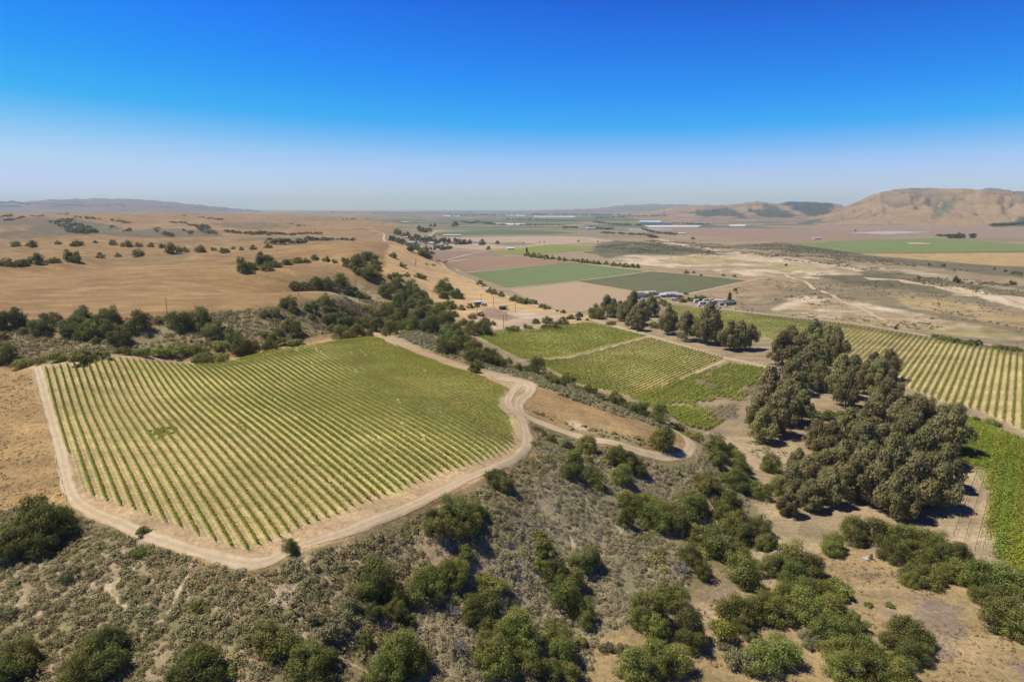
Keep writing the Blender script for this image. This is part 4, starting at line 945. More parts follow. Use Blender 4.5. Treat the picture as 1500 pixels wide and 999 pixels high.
grove('B2', 'o', 'on the lower slope below the vineyard', 'oaks on the lower slope below the vineyard', [
 (275,260,85,'o','small round dark tree at the edge of the vineyard track'),(200,770,200),(150,740,120),(370,900,200),(470,870,120),(440,960,160),(500,680,180,'s'),(440,640,120,'s'),(600,600,130,'s'),(760,440,180),(700,490,130),(830,520,120),(850,610,110),(740,610,100),(920,660,80),(1010,500,170,'O'),(1060,430,130,'O'),(1150,420,140,'O'),(1190,390,110,'O'),(1080,150,140),(1060,110,100),(1170,60,150),(1220,150,150),(1290,60,100),(1270,110,100),
 (690,770,75),(870,830,200,'O'),(960,880,150,'O'),(800,960,160,'O'),(1310,580,160),(1270,640,100),(1350,690,90,'O'),(1330,440,110,'g'),(1410,460,110,'g'),(1220,290,110,'g'),(660,830,60)])
grove('B3', 'o', 'in the gully at the bottom of the slope', 'oaks in the gully at the foot of the slope', [
 (330,220,130,'g'),(350,280,90,'g'),(330,350,100,'l'),(420,400,140),(500,430,150),(560,340,120),(610,330,110),(470,520,160),(440,470,120),(570,600,120),(590,660,90),(60,480,130,'g'),(40,600,140),(30,680,100,'O'),(220,700,170,'O'),(260,780,150,'O'),(150,760,140,'O'),(60,820,170,'O'),(100,900,160,'O'),(250,890,160),(430,740,140),(450,840,150),(390,930,150),(500,930,120)])
grove('B3', 'o', 'on the sandy rise right of the gully', 'oaks on the sandy rise right of the gully', [
 (920,610,170,'O'),(960,690,130,'O'),(880,660,110,'O'),(1130,700,150),(1160,770,140),(1060,540,150),(960,780,80,'l'),(560,790,80,'g'),(980,870,170,'O'),(1080,880,150,'O'),(850,930,170,'O'),(920,950,150,'O'),(800,830,110,'s'),(700,810,80,'s'),(1330,740,150,'l'),(1390,610,150,'O'),(1440,690,110),(1440,880,170,'s'),(1350,800,90,'s')])
grove('B3', 'o', 'in the wooded draw under the eucalyptus', 'oaks in the wooded draw under the eucalyptus', [
 (960,110,150),(1070,120,150),(1150,180,90,'g'),(1170,60,130),(920,40,110),(1330,70,130),(1390,130,140),(1440,200,120),(1310,250,170,'O'),(1390,300,140,'O'),(1420,390,160),(1150,310,130),(1220,390,90),(1200,210,110,'O'),(800,120,90),(900,150,60),(830,30,120),(1050,60,110),(1440,440,110)])
grove('B4', 'o', 'beneath the big eucalyptus grove', 'oaks beneath the big eucalyptus grove', [
 (40,150,120),(100,220,100),(10,380,100),(60,250,80),(130,370,130),(230,330,160),(300,370,160),(230,430,130),(340,420,110),(440,240,110,'O'),(450,280,90,'O'),(560,170,130,'O'),(560,220,90),(660,190,140,'O'),(740,200,130,'O'),(800,230,140,'O'),(880,220,130,'O'),(950,240,130),(1010,270,130),(870,290,120,'O'),(770,300,110),(940,310,120),(1050,320,120,'O'),(1120,290,130)])
grove('B4', 'o', 'on the dry grass knoll', 'oaks on the dry grass knoll at the lower right', [
 (900,400,140,'O'),(960,430,130,'O'),(870,440,90,'O'),(1060,400,110,'O'),(1150,400,150,'O'),(1230,420,150,'O'),(1310,440,140,'O'),(1390,450,140,'O'),(1460,470,120,'O'),(1240,520,120),(1320,510,100),(1350,640,190),(1430,620,180),(1420,690,160),
 (840,730,170),(910,760,160),(770,780,140),(870,840,140),(730,830,110,'g'),(640,575,52,'l'),(755,577,48,'g'),(940,840,90)])
grove('B4', 'O', 'in the thicket left of the knoll', 'oaks in the thicket left of the dry knoll', [
 (450,480,140,'g'),(520,510,130,'g'),(380,510,130),(300,520,140),(260,580,150),(180,560,140),(80,590,150),(130,630,140),(20,620,140),(330,630,170),(420,610,140),(480,640,140),(560,680,120,'o'),(420,720,150),(320,740,100,'s'),(500,760,150),(600,810,150),(520,850,160),(680,870,140),(160,830,170),(100,860,120),(40,880,160),(440,830,130),(330,790,90,'s'),(600,920,160),(500,940,160),(720,940,140),(820,970,140),(20,770,110,'s'),(240,860,70,'s')])

grove('VI', 'v', 'round the village houses', 'trees round the village houses', [
 (100,225,50),(130,235,45),(165,160,60),(190,250,50),(220,260,50),(235,185,40),(280,180,40),(300,210,30),(325,230,40),(375,205,50),(410,230,50),(440,245,40),(470,225,40),(515,220,40),(500,250,40),(540,235,40),(568,200,24),(570,245,40),(600,260,60),(640,240,40),(670,245,40),(700,260,50),(735,250,40),(800,245,40),(835,270,50),(870,268,50),(910,265,55),(960,265,45),(1000,260,25),(1095,270,50),(1265,268,32),(310,335,70),(360,330,50),(410,345,40),(475,340,50),(420,385,60),(455,400,60),(490,415,60),(520,430,45),(620,320,30),(660,333,45),(720,325,45),(755,322,30),(575,338,25),(530,335,25),(420,120,70),(460,130,60),(510,125,60),(575,80,30),(1165,330,35),(1385,335,26),(1430,335,24),(530,80,25),(800,70,50),(375,275,35),(580,300,30),(590,320,25)])

# ------------------------------------------------------------------ vines
def chords(pol, az, spacing, off=0.5):
    d = np.array((math.sin(az), math.cos(az))); p = np.array((math.cos(az), -math.sin(az)))
    q = np.array(pol); u = q @ p; v = q @ d; rows_ = []
    o = u.min() + spacing * off
    while o < u.max():
        ts = []
        for i in range(len(q)):
            u1, u2 = u[i], u[(i + 1) % len(q)]
            if (u1 <= o) != (u2 <= o):
                f = (o - u1) / (u2 - u1); ts.append(v[i] + f * (v[(i + 1) % len(q)] - v[i]))
        ts.sort()
        seg = [(a, b) for a, b in zip(ts[::2], ts[1::2]) if b - a > 6]
        if seg: rows_.append((o, seg))
        o += spacing
    return d, p, rows_
def vine_block(pol, az, spacing, dens, wid, hgt, leaf, material, label, group, gaps=None, vine=1.7, from_right=False, clip=True):
    d, p, rows_ = chords(pol, R(az), spacing)
    if from_right: rows_ = rows_[::-1]
    k_ = 0
    for (o, seg) in rows_:
        cs = []
        for a, b in seg:
            n_ = int((b - a) * dens)
            v = rng.uniform(a, b, n_)
            v = np.round(v / vine) * vine + rng.normal(0, vine * 0.34, n_)
            x = p[0] * o + d[0] * v; y = p[1] * o + d[1] * v
            keep = np.ones(n_, bool)
            vig = N3.fbm(x / 18, y / 18, 3)
            keep &= rng.random(n_) < 0.75 + 0.7 * (vig - 0.25)
            one = N2(np.round(v / vine) * 7.7, np.full(n_, o * 3.1)); keep &= one > 0.04
            if gaps is not None: keep &= gaps(x, y)
            x, y = x[keep], y[keep]; n_ = len(x)
            if n_ == 0: continue
            lat = rng.normal(0, wid * 0.30, n_); hz = hgt * (0.25 + 0.75 * rng.beta(2.2, 1.6, n_))
            lat *= np.where(hz > hgt * 0.9, 0.7, 1)
            x = x + p[0] * lat; y = y + p[1] * lat
            cs.append(np.column_stack([x, y, height(x, y) + hz, lat, hz]))
        if not cs: continue
        c = np.concatenate(cs)
        if len(c) < 12: continue
        nr = np.column_stack([p[0] * c[:, 3] / wid * 1.5, p[1] * c[:, 3] / wid * 1.5, 0.25 + c[:, 4] / hgt * 0.7]) + rng.normal(size=(len(c), 3)) * 0.45
        base = c[0, :3].copy(); base[2] -= c[0, 4]
        tone = np.clip(rng.normal(0.45, 0.25, len(c)) + (N4.fbm(c[:, 0] / 25, c[:, 1] / 25, 3) - 0.5) * 1.2, 0, 1)
        wires = []
        for a, b in seg:
            ww = np.linspace(a, b, max(3, int((b - a) / 4))); wx_ = p[0] * o + d[0] * ww; wy_ = p[1] * o + d[1] * ww
            wires.append(tube(np.column_stack([wx_ - base[0], wy_ - base[1], height(wx_, wy_) + hgt * 0.55 - base[2]]), [0.035] * len(ww), 4))
        me = quad_cloud('vine_row', c[:, :3] - base, nr, rng.uniform(0.75, 1.3, len(c)) * leaf, tone, [material, MBARK], extra=merge(wires))
        k_ += 1
        ob = link('vine_row', me); ob.location = base
        tag(ob, label % ordinal(k_), 'vine row', group)
    return k_
NV = {}
NV['hill'] = vine_block(V1, -36.7, 2.06, 58, 0.56, 1.20, 0.24, ML['vine'], 'green vine row on the hilltop vineyard, %s from its left edge', 'vine rows of the hilltop vineyard')
V2, V3, V4, V5, V6 = (wpoly(q) for q in (V2PX, V3PX, V4PX, V5PX, V6PX))
NV['v2'] = vine_block(V2, -53, 3.1, 26, 1.0, 1.5, 0.42, ML['vinevalley'], 'vine row in the farther left valley block, %s from its near edge', 'vine rows of the farther left valley block')
NV['v3'] = vine_block(V3, 38, 2.7, 26, 0.85, 1.5, 0.42, ML['vinevalley'], 'vine row in the middle valley block, %s from its left edge', 'vine rows of the middle valley block')
bare4 = [wpoly(q) for q in ([(1034,600),(1084,590),(1080,614),(1044,616)], [(1018,556),(1059,566),(1050,572),(1026,565)], [(1082,575),(1125,546),(1141,549),(1104,582)])]
def g4(x, y):
    k = N1.fbm(x / 9 + 9, y / 9, 3) > 0.29
    ox, oy = (N1.fbm(x / 7, y / 7, 2) - .5) * 8, (N2.fbm(x / 7, y / 7, 2) - .5) * 8
    for q in bare4: k &= ~inside(q, x + ox, y + oy) | (rng.random(x.shape) < 0.14)
    return k
NV['v4'] = vine_block(V4, 38, 2.6, 26, 2.0, 1.3, 0.50, ML['vinelime'], 'ragged bright vine row in the patchy valley block, %s from its left edge', 'vine rows of the patchy valley block', g4)
NV['v5'] = vine_block(V5, 36.5, 3.25, 18, 1.15, 1.5, 0.42, ML['vine'], 'long straight vine row in the right hand vineyard, %s from its left end', 'vine rows of the right hand vineyard')
sand6 = wpoly([(1360,660),(1448,690),(1446,755),(1470,835),(1400,810),(1360,760)])
g6 = lambda x, y: ~inside(sand6, x + rng.normal(0, 1.2, x.shape), y + rng.normal(0, 1.2, x.shape)) | (rng.random(x.shape) < 0.03)
NV['v6'] = vine_block(V6, 37.5, 2.7, 56, 3.4, 1.3, 0.50, ML['vinelime'], 'leafy lime green vine row beside the eucalyptus grove, %s from the trees', 'lime green vine rows beside the eucalyptus grove', g6)
print('VINE ROWS', NV, sum(NV.values()))

# ------------------------------------------------------------------ brush: what nobody could count
def scrub(name, pol, spacing, w0, w1, material, label, keep=None, quads=40, tall=0.55, leaf=0.26, px=None, anywhere=False):
    pol = pol if px is None else wpoly(px)
    q = np.array(pol); lo, hi_ = q.min(0), q.max(0)
    n_ = int((hi_[0] - lo[0]) * (hi_[1] - lo[1]) / spacing ** 2)
    x = rng.uniform(lo[0], hi_[0], n_); y = rng.uniform(lo[1], hi_[1], n_)
    k = inside(pol, x, y) & (np.hypot(x, y) > 55)
    if not anywhere: k &= ~inside(V1E, x, y)
    if keep is not None: k &= keep(x, y)
    x, y = x[k], y[k]; n_ = len(x)
    if n_ == 0: return
    w = (w0 + (w1 - w0) * rng.random(n_) ** 1.6) * (0.75 + 0.5 * N1.fbm(x / 10, y / 10, 2)); z = height(x, y)
    i = np.repeat(np.arange(n_), quads)
    d = rng.normal(size=(n_ * quads, 3)); d[:, 2] = np.abs(d[:, 2]); d /= np.linalg.norm(d, axis=1)[:, None]
    rad = (w[i] * 0.5 * rng.uniform(0.78, 1.08, n_ * quads))[:, None]
    el = rng.uniform(0.75, 1.35, (n_, 1))[i]
    c = np.column_stack([x[i], y[i], z[i]]) + d * rad * np.column_stack([el, 1 / el, np.full_like(el, tall * 2)])
    tone = np.clip((rng.normal(0.4, 0.22, n_) + (N4.fbm(x / 16, y / 16, 3) - 0.5) * 1.3)[i] + rng.normal(0, 0.18, len(i)), 0, 1)
    me = quad_cloud(name, c, d + (0, 0, 0.4) + rng.normal(size=d.shape) * 0.42, w[i] * leaf * rng.uniform(0.7, 1.3, len(i)), tone, [material])
    tag(link(name, me), label, kind='stuff')
    print(name, n_)
MB1 = leaf_material('brown_brush', (0.205, 0.168, 0.075), (0.345, 0.280, 0.140), (0.275, 0.240, 0.095), 0.2)
MB2 = leaf_material('grey_brush', (0.265, 0.235, 0.120), (0.440, 0.395, 0.235), (0.330, 0.300, 0.142), 0.25)
MB3 = leaf_material('river_brush', (0.130, 0.115, 0.055), (0.215, 0.185, 0.095), (0.180, 0.150, 0.085), 0.2)
MB5 = leaf_material('dead_vine_wood', (0.16, 0.125, 0.105), (0.27, 0.215, 0.175), (0.20, 0.16, 0.13), 0.1)
MB4 = leaf_material('straw_tufts', (0.30, 0.20, 0.09), (0.42, 0.29, 0.13), (0.36, 0.25, 0.12), 0.2)
path_gap = lambda x, y: (np.abs(N2.fbm(x / 13, y / 13, 3) - 0.5) > 0.012) & (N1.fbm(x / 9, y / 9, 3) < 0.76)
sw_road = [unproj(*q)[:2] for q in [(761,600),(775,612),(830,634),(880,646),(925,657),(960,667),(985,669),(1004,664),(1012,652),(1005,641),(990,632)]]
sw_road = smooth_line(sw_road, 6)
def off_road(x, y):
    k = np.ones(x.shape, bool)
    for q in sw_road: k &= (x - q[0]) ** 2 + (y - q[1]) ** 2 > 3.4 ** 2
    return k
LEFT = [(-60,748),(60,745),(110,752),(200,792),(300,826),(380,840),(450,814),(540,785),(620,752),(700,716),(780,668),(800,690),(760,760),(700,830),(620,880),(560,1030),(-60,1030)]
RIGHT = [(782,660),(786,640),(772,612),(800,625),(860,648),(930,664),(1000,678),(1030,650),(1060,690),(1100,740),(1040,820),(990,880),(880,930),(850,1030),(560,1030),(620,880),(700,830),(760,760),(800,690)]
scrub('brown_scrub', None, 0.80, 0.45, 1.9, MB1, 'low brown-olive brush covering the slope below the hilltop vineyard', lambda x, y: path_gap(x, y) & off_road(x, y), 76, leaf=0.15, px=LEFT)
scrub('grey_scrub', None, 0.78, 0.45, 1.7, MB2, 'low grey sage brush covering the slope under the switchback road', lambda x, y: path_gap(x, y) & off_road(x, y), 76, leaf=0.15, px=RIGHT)
for q in bare4: scrub('dead_vines', q, 1.5, 0.5, 1.5, MB5, 'grey leafless dead vines in the patchy valley block', None, 12, 0.6, 0.22)
scrub('weeds', None, 0.75, 0.5, 1.1, ML['vinelime'], 'small patch of green weeds across the rows at the left of the hilltop vineyard', None, 16, 0.4, 0.3, px=[(214,632),(232,627),(254,624),(262,630),(248,638),(232,646),(220,642)], anywhere=True)
scrub('weeds', None, 0.8, 0.5, 1.1, ML['vinelime'], 'tiny patch of green weeds in the middle of the hilltop vineyard', None, 16, 0.4, 0.3, px=[(346,620),(358,619),(366,628),(358,634),(347,629)], anywhere=True)
scrub('dry_grass', None, 1.1, 0.4, 1.2, MB4, 'straw coloured grass tufts between the brush of the slope', lambda x, y: off_road(x, y) & (N4.fbm(x / 20, y / 20, 3) > 0.47), 14, 0.5, 0.3, px=LEFT)
scrub('olive_brush', None, 3.6, 1.2, 2.6, ML['sage'], 'scattered greener shrubs in the brush of the slope', lambda x, y: off_road(x, y) & (N3.fbm(x / 22, y / 22, 3) > 0.54), 80, 0.5, 0.15, px=LEFT)
scrub('green_brush', None, 4.2, 1.4, 3.2, ML['bush'], 'scattered greener shrubs in the sage below the switchback', lambda x, y: off_road(x, y) & (N3.fbm(x / 22, y / 22, 3) > 0.52), 90, 0.5, 0.15, px=RIGHT)
scrub('ridge_scrub', None, 1.4, 0.8, 1.9, ML['sage'], 'grey-green sage strip along the ridge beyond the vineyard track', off_road, px=[(575,490),(640,478),(690,505),(720,530),(790,545),(900,585),(1010,630),(990,634),(930,616),(860,594),(800,572),(770,555),(712,542),(640,519)])
scrub('bank_scrub', None, 1.7, 0.8, 1.8, MB1, 'brown brush on the bank above the switchback road', off_road, px=[(770,598),(850,622),(940,640),(985,640),(985,662),(930,652),(860,640),(790,612)])
scrub('ravine_scrub', None, 1.5, 1.1, 2.8, MB1, 'brown brush on the far slope of the ravine behind the vineyard', lambda x, y: N1.fbm(x / 22, y / 22, 3) < 0.74, 18, px=[(-40,478),(60,468),(200,466),(330,456),(420,449),(470,438),(545,440),(600,452),(660,468),(690,490),(620,478),(540,480),(450,494),(350,510),(200,515),(60,530),(-40,540)])
scrub('hollow_scrub', None, 3.0, 1.5, 3.2, MB1, 'sparse brush in the hollows of the golden hill', None, 10, px=[(425,414),(480,404),(540,415),(575,445),(545,448),(500,432)])
scrub('river_scrub', None, 6.0, 1.8, 4.6, MB3, 'grey-brown brush over the dry riverbed beyond the fields', lambda x, y: N1.fbm(x / 70, y / 70, 3) > 0.47, 9, 0.4, 0.42, px=[(870,362),(960,352),(1080,360),(1150,356),(1256,372),(1340,386),(1500,408),(1560,440),(1400,428),(1300,404),(1200,386),(1040,374),(930,372)])
scrub('flat_scrub', None, 5.5, 1.0, 3.0, MB3, 'brush on the riverbed flat beside the right hand vineyard', lambda x, y: N2.fbm(x / 40, y / 40, 3) > 0.54, 9, 0.4, 0.42, px=[(1030,445),(1110,410),(1200,400),(1320,410),(1500,440),(1560,500),(1500,505),(1366,490),(1240,472),(1100,458)])
scrub('knoll_tufts', None, 1.3, 0.4, 1.1, MB4, 'straw grass tufts on the dry knoll at the lower right', lambda x, y: N2.fbm(x / 12, y / 12, 3) > 0.42, 9, 0.35, 0.35, px=[(1000,900),(1090,860),(1210,805),(1330,830),(1420,860),(1580,900),(1580,1030),(860,1030)])
scrub('meadow_tufts', None, 1.5, 0.4, 1.2, MB4, 'straw grass tufts in the dry meadow left of the vineyard', None, 8, 0.3, 0.35, px=[(-80,548),(45,546),(60,610),(85,690),(98,738),(50,748),(-80,750)])
scrub('draw_scrub', None, 2.4, 0.9, 2.2, MB1, 'brush between the trees of the wooded draw', lambda x, y: N2.fbm(x / 12, y / 12, 3) > 0.52, 20, px=[(1040,640),(1130,650),(1190,680),(1180,780),(1130,840),(1060,820),(1080,740)])

grow_all()

# far woods: tree belts and hillside woods too many and too far to part
def woods(name, label, items, size=9.0, material=ML['far']):
    cs, nn, ss, tt = [], [], [], []
    for it in items:
        pts, cnt, sc = it[0], it[1], (it[2] if len(it) > 2 else 1.0)
        if len(pts) > 3:
            pol = np.array(wpoly(pts, 6)); lo, hi_ = pol.min(0), pol.max(0); X = []
            while len(X) < cnt:
                q = rng.uniform(lo, hi_, (cnt * 6, 2)); X += list(q[inside(pol, q[:, 0], q[:, 1])])
            X = np.array(X[:cnt])
        else:
            w = np.array([unproj(*q)[:2] for q in pts]); t_ = rng.random(cnt) * (len(w) - 1)
            X = np.stack([np.interp(t_, range(len(w)), w[:, 0]), np.interp(t_, range(len(w)), w[:, 1])], 1) + rng.normal(0, size * sc * 0.5, (cnt, 2))
        z = height(X[:, 0], X[:, 1]); s = size * sc * rng.uniform(0.6, 1.35, cnt)
        qn = 34; i = np.repeat(np.arange(cnt), qn)
        d = rng.normal(size=(len(i), 3)); d /= np.linalg.norm(d, axis=1)[:, None]; d[:, 2] = np.where(d[:, 2] < -0.3, -d[:, 2], d[:, 2])
        cs.append(np.column_stack([X[i], z[i] + s[i] * 0.36]) + d * (s[i] * rng.uniform(0.35, 0.58, len(i)))[:, None] * np.array((1, 1, 0.75)))
        nn.append(d); ss.append(s[i] * rng.uniform(0.20, 0.34, len(i))); tt.append(np.clip(rng.normal(0.4, 0.2, len(i)), 0, 1))
    me = quad_cloud(name, np.concatenate(cs), np.concatenate(nn), np.concatenate(ss), np.concatenate(tt), [material])
    tag(link(name, me), label, kind='stuff')
woods('hillside_woods', 'dark oak woods on the far golden hills at the left', [
 ([(67,326),(103,322),(130,334),(146,341),(128,345),(110,344),(90,334)], 260, 1.1), ([(225,336),(244,344),(248,348)], 22), ([(250,326),(275,330),(300,338)], 40), ([(285,332),(302,331),(318,345),(300,343),(290,338)], 90, 1.0), ([(268,338),(280,344)], 12),
 ([(330,340),(350,342),(400,346)], 50), ([(290,317),(310,321),(325,323)], 30), ([(0,326),(20,322),(34,319)], 40, 1.2), ([(0,320),(16,317)], 24, 1.2), ([(110,319),(130,321),(146,322)], 24), ([(165,324),(190,328)], 16), ([(260,316),(272,317)], 8), ([(170,309),(184,311)], 8), ([(15,309),(32,310),(48,309)], 20, 1.3), ([(80,313),(105,315)], 14), ([(160,336),(168,333)], 6), ([(178,341),(190,338)], 10), ([(45,318),(65,316)], 16),
 ([(350,342),(372,345),(394,343)], 40), ([(395,344),(430,345),(470,344)], 60), ([(390,358),(420,357),(450,355)], 50, 1.0), ([(450,352),(470,354),(490,353)], 34), ([(498,352),(515,354)], 14), ([(420,328),(445,333)], 16, .8), ([(500,322),(520,322)], 16), ([(536,322),(545,320)], 8), ([(580,352),(595,360),(610,365)], 40), ([(615,368),(630,374)], 26)])
woods('horizon_trees', 'tree belts on the flat far valley and low ridges near the horizon', [
 ([(0,297),(20,296),(44,300)], 160, 2.2), ([(0,303),(30,303)], 100, 2.0), ([(40,299),(90,301),(130,302)], 90, 1.8), ([(95,300),(160,304),(265,305)], 120, 1.7), ([(150,303),(170,300),(185,303)], 60, 2.0), ([(230,304),(265,303)], 60, 1.6), ([(285,305),(300,304),(330,308)], 70, 1.6), ([(350,305),(365,303),(410,307)], 80, 1.8), ([(395,308),(440,310),(500,311)], 120, 1.7), ([(470,313),(520,312),(560,312)], 130, 1.8), ([(545,313),(600,313),(660,313)], 130, 2.0), ([(660,317),(720,316),(800,316)], 120, 2.0), ([(780,314),(850,315),(920,316)], 140, 2.2), ([(870,320),(920,318),(980,316)], 80, 1.8),
 ([(672,325),(690,328),(700,326)], 90, 1.3), ([(696,326),(720,328)], 60, 1.2), ([(712,329),(740,330),(830,331)], 120, 1.0), ([(740,322),(790,323),(850,324)], 120, 1.2), ([(824,335),(835,334),(845,335)], 40, 1.2), ([(862,334),(885,337),(898,336)], 60, 1.1), ([(870,326),(900,330),(940,331)], 90, 1.3), ([(880,342),(950,346),(960,350)], 120, 1.0), ([(940,336),(960,342),(990,345)], 80, 1.0), ([(985,328),(1040,330)], 50, 1.2), ([(1375,347),(1390,347),(1410,346)], 50, 1.1), ([(1420,347),(1428,346)], 16, 1.1), ([(1453,331),(1480,330),(1500,328)], 150, 1.2)])

# ------------------------------------------------------------------ buildings, vehicles, poles
def box(bx, by, bz, x=0, y=0, z=0, taper=0.0):
    v = np.array([(sx * bx / 2 * (1 - (taper if sz else 0)) + x, sy * by / 2 * (1 - (taper if sz else 0)) + y, sz * bz + z) for sz in (0, 1) for sx, sy in ((-1, -1), (1, -1), (1, 1), (-1, 1))])
    f = np.array([(0, 3, 2, 1), (4, 5, 6, 7), (0, 1, 5, 4), (1, 2, 6, 5), (2, 3, 7, 6), (3, 0, 4, 7)])
    return v, f
def gable(L_, W_, h, rise, over=0.4, th_=0.18):
    x = L_ / 2 + over; y = W_ / 2 + over; hb = h - rise * over / (W_ / 2) + 0.02
    v = []; 
    for dz in (0, th_):
        v += [(-x, -y, hb + dz), (x, -y, hb + dz), (x, 0, h + rise + dz), (-x, 0, h + rise + dz), (x, y, hb + dz), (-x, y, hb + dz)]
    f = [(6, 7, 8, 9), (9, 8, 10, 11), (3, 2, 1, 0), (5, 4, 2, 3), (0, 1, 7, 6), (5, 11, 10, 4), (1, 2, 8, 7), (2, 4, 10, 8), (0, 6, 9, 3), (3, 9, 11, 5)]
    return np.array(v), np.array(f)
def gable_wall(L_, W_, h, rise):
    v, f = box(L_, W_, h)
    v = np.vstack([v, [(-L_ / 2, 0, h + rise), (L_ / 2, 0, h + rise)]])
    f = np.vstack([f, [(4, 8, 7, 4), (5, 6, 9, 5)]])
    return v, f
def part(name, geo, m, parent):
    v, f = geo
    me = bpy.data.meshes.new(name); me.from_pydata([tuple(q) for q in v], [], [tuple(dict.fromkeys(int(i) for i in q)) for q in f]); me.update(); me.materials.append(m)
    return link(name, me, parent)
MWHITE = plain('white_paint', (0.60, 0.58, 0.54), 0.6, 0.12); MGREYW = plain('grey_boards', (0.36, 0.34, 0.32), 0.8); MCREAM = plain('cream_walls', (0.55, 0.47, 0.36), 0.8)
MRDARK = plain('dark_roof', (0.13, 0.12, 0.12), 0.8); MRGREY = plain('grey_roof', (0.42, 0.41, 0.40), 0.6); MRRED = plain('brown_roof', (0.22, 0.13, 0.09), 0.8); MRWHITE = plain('white_roof', (0.60, 0.60, 0.58), 0.5, 0.08)
MGLASS = plain('window_glass', (0.05, 0.06, 0.07), 0.15, 0.1); MDOOR = plain('door_paint', (0.16, 0.10, 0.07), 0.6); MTYRE = plain('tyre', (0.02, 0.02, 0.02), 0.9); MPOLE = plain('pole_wood', (0.12, 0.09, 0.065), 0.9)
def spot(px, py):
    x, y, z = unproj(px, py); return x, y, z
def house(px, py, L_, W_, h, rise, yaw, wm, rm, label, group=None, name='house', cat='house'):
    x, y, z = spot(px, py)
    e = link(name, None); e.location = (x, y, z - 0.15); e.rotation_euler = (0, 0, R(yaw)); tag(e, label, cat, group)
    part('wall', gable_wall(L_, W_, h, rise), wm, e)
    part('roof', gable(L_, W_, h, rise), rm, e)
    part('door', box(1.0, 0.06, 2.0, -L_ * 0.1, -W_ / 2 - 0.03, 0.18), MDOOR, e)
    for s in (-0.33, 0.22, 0.38): part('window', box(1.3, 0.06, 1.0, L_ * s, -W_ / 2 - 0.03, 1.1), MGLASS, e)
    for s in (-0.25, 0.25): part('window', box(0.06, 1.1, 1.0, -L_ / 2 - 0.03, W_ * s, 1.1), MGLASS, e)
    return e
def shed(px, py, L_, W_, h, yaw, wm, rm, label, group=None):
    """open-fronted shed: posts, back wall, flat roof"""
    x, y, z = spot(px, py)
    e = link('shed', None); e.location = (x, y, z - 0.1); e.rotation_euler = (0, 0, R(yaw)); tag(e, label, 'shed', group)
    part('wall', box(L_, 0.15, h, 0, W_ / 2, 0), wm, e)
    for sx in (-1, 1): part('post', box(0.2, 0.2, h, sx * (L_ / 2 - 0.2), -W_ / 2 + 0.2, 0), MPOLE, e)
    v, f = box(L_ + 0.8, W_ + 0.8, 0.2, 0, 0, h); part('roof', (v, f), rm, e)
    return e
def trailer(px, py, L_, yaw, wm, label, group):
    L_ *= 0.75
    x, y, z = spot(px, py)
    e = link('trailer', None); e.location = (x, y, z); e.rotation_euler = (0, 0, R(yaw)); tag(e, label, 'trailer', group)
    part('body', box(L_, 2.5, 2.3, 0, 0, 0.55, 0.03), wm, e)
    part('roof', box(L_ * 0.96, 2.36, 0.12, 0, 0, 2.853), MRWHITE, e)
    for s in (-0.25, 0.2): part('window', box(1.2, 0.05, 0.7, L_ * s, -1.27, 1.5), MGLASS, e)
    part('door', box(0.75, 0.05, 1.7, L_ * 0.38, -1.27, 0.6), MDOOR, e)
    part('hitch', box(1.1, 0.12, 0.12, L_ / 2 + 0.5, 0, 0.5), MTYRE, e)
    for s in (-1, 1):
        v, f = tube([(0, s * 1.28, 0.38), (0, s * 1.05, 0.38)], [0.38, 0.38], 12)
        f = list(map(tuple, f)) + [tuple(range(12))]
        part('wheel', (v, f), MTYRE, e)
def car(px, py, yaw, m, label, group=None):
    x, y, z = spot(px, py)
    e = link('parked_car', None); e.location = (x, y, z + 0.03); e.rotation_euler = (0, 0, R(yaw)); tag(e, label, 'car', group)
    part('body', box(4.5, 1.8, 0.65, 0, 0, 0.35, 0.04), m, e)
    part('cabin', box(2.5, 1.62, 0.58, -0.3, 0, 1.0, 0.16), m, e)
    part('windscreen', box(2.3, 1.5, 0.4, -0.3, 0, 1.06, 0.02), MGLASS, e).scale = (1.06, 1.06, 1.0)
    for sx in (-1, 1):
        for s in (-1, 1):
            v, f = tube([(sx * 1.4, s * 0.92, 0.33), (sx * 1.4, s * 0.70, 0.33)], [0.33, 0.33], 12)
            f = list(map(tuple, f)) + [tuple(range(12))]
            part('wheel', (v, f), MTYRE, e)
PAINT = [plain('car_white', (0.72, 0.72, 0.72), 0.3, 0.03), plain('car_silver', (0.45, 0.46, 0.48), 0.3, 0.03), plain('car_blue', (0.10, 0.16, 0.26), 0.3, 0.03), plain('car_dark', (0.05, 0.05, 0.055), 0.3, 0.03)]
# farmyard beyond the tan field
FG = 'farmyard buildings beyond the tan field'
house(934, 435.5, 14, 8, 3.0, 1.8, 15, MWHITE, MRDARK, 'white farmhouse with a dark roof at the left end of the farmyard', FG)
house(943, 433, 10, 7, 3.0, 1.4, -20, MWHITE, MRGREY, 'white house with a grey roof second from the left in the farmyard', FG)
house(952, 430.5, 11, 5, 2.4, 0.8, 8, MWHITE, MRGREY, 'long low white shed behind the bushes of the farmyard', FG, 'farm_shed', 'farm shed')
house(973, 435, 10, 6, 2.8, 1.2, 10, MWHITE, MRWHITE, 'white house with a white roof in the middle of the farmyard', FG)
house(982, 434.5, 13, 9, 3.4, 1.6, 12, MCREAM, MRGREY, 'cream house with a grey roof right of the farmyard middle', FG)
house(993, 435, 9, 6, 2.8, 1.2, -15, MWHITE, MRGREY, 'small white house beside the dark trees of the farmyard', FG)
trailer(962, 437.8, 9, 20, MWHITE, 'white trailer parked before the lime bush of the farmyard', 'trailers in the farmyard')
trailer(988, 441, 8, -15, MWHITE, 'white trailer at the field corner behind the vines', 'trailers in the farmyard')
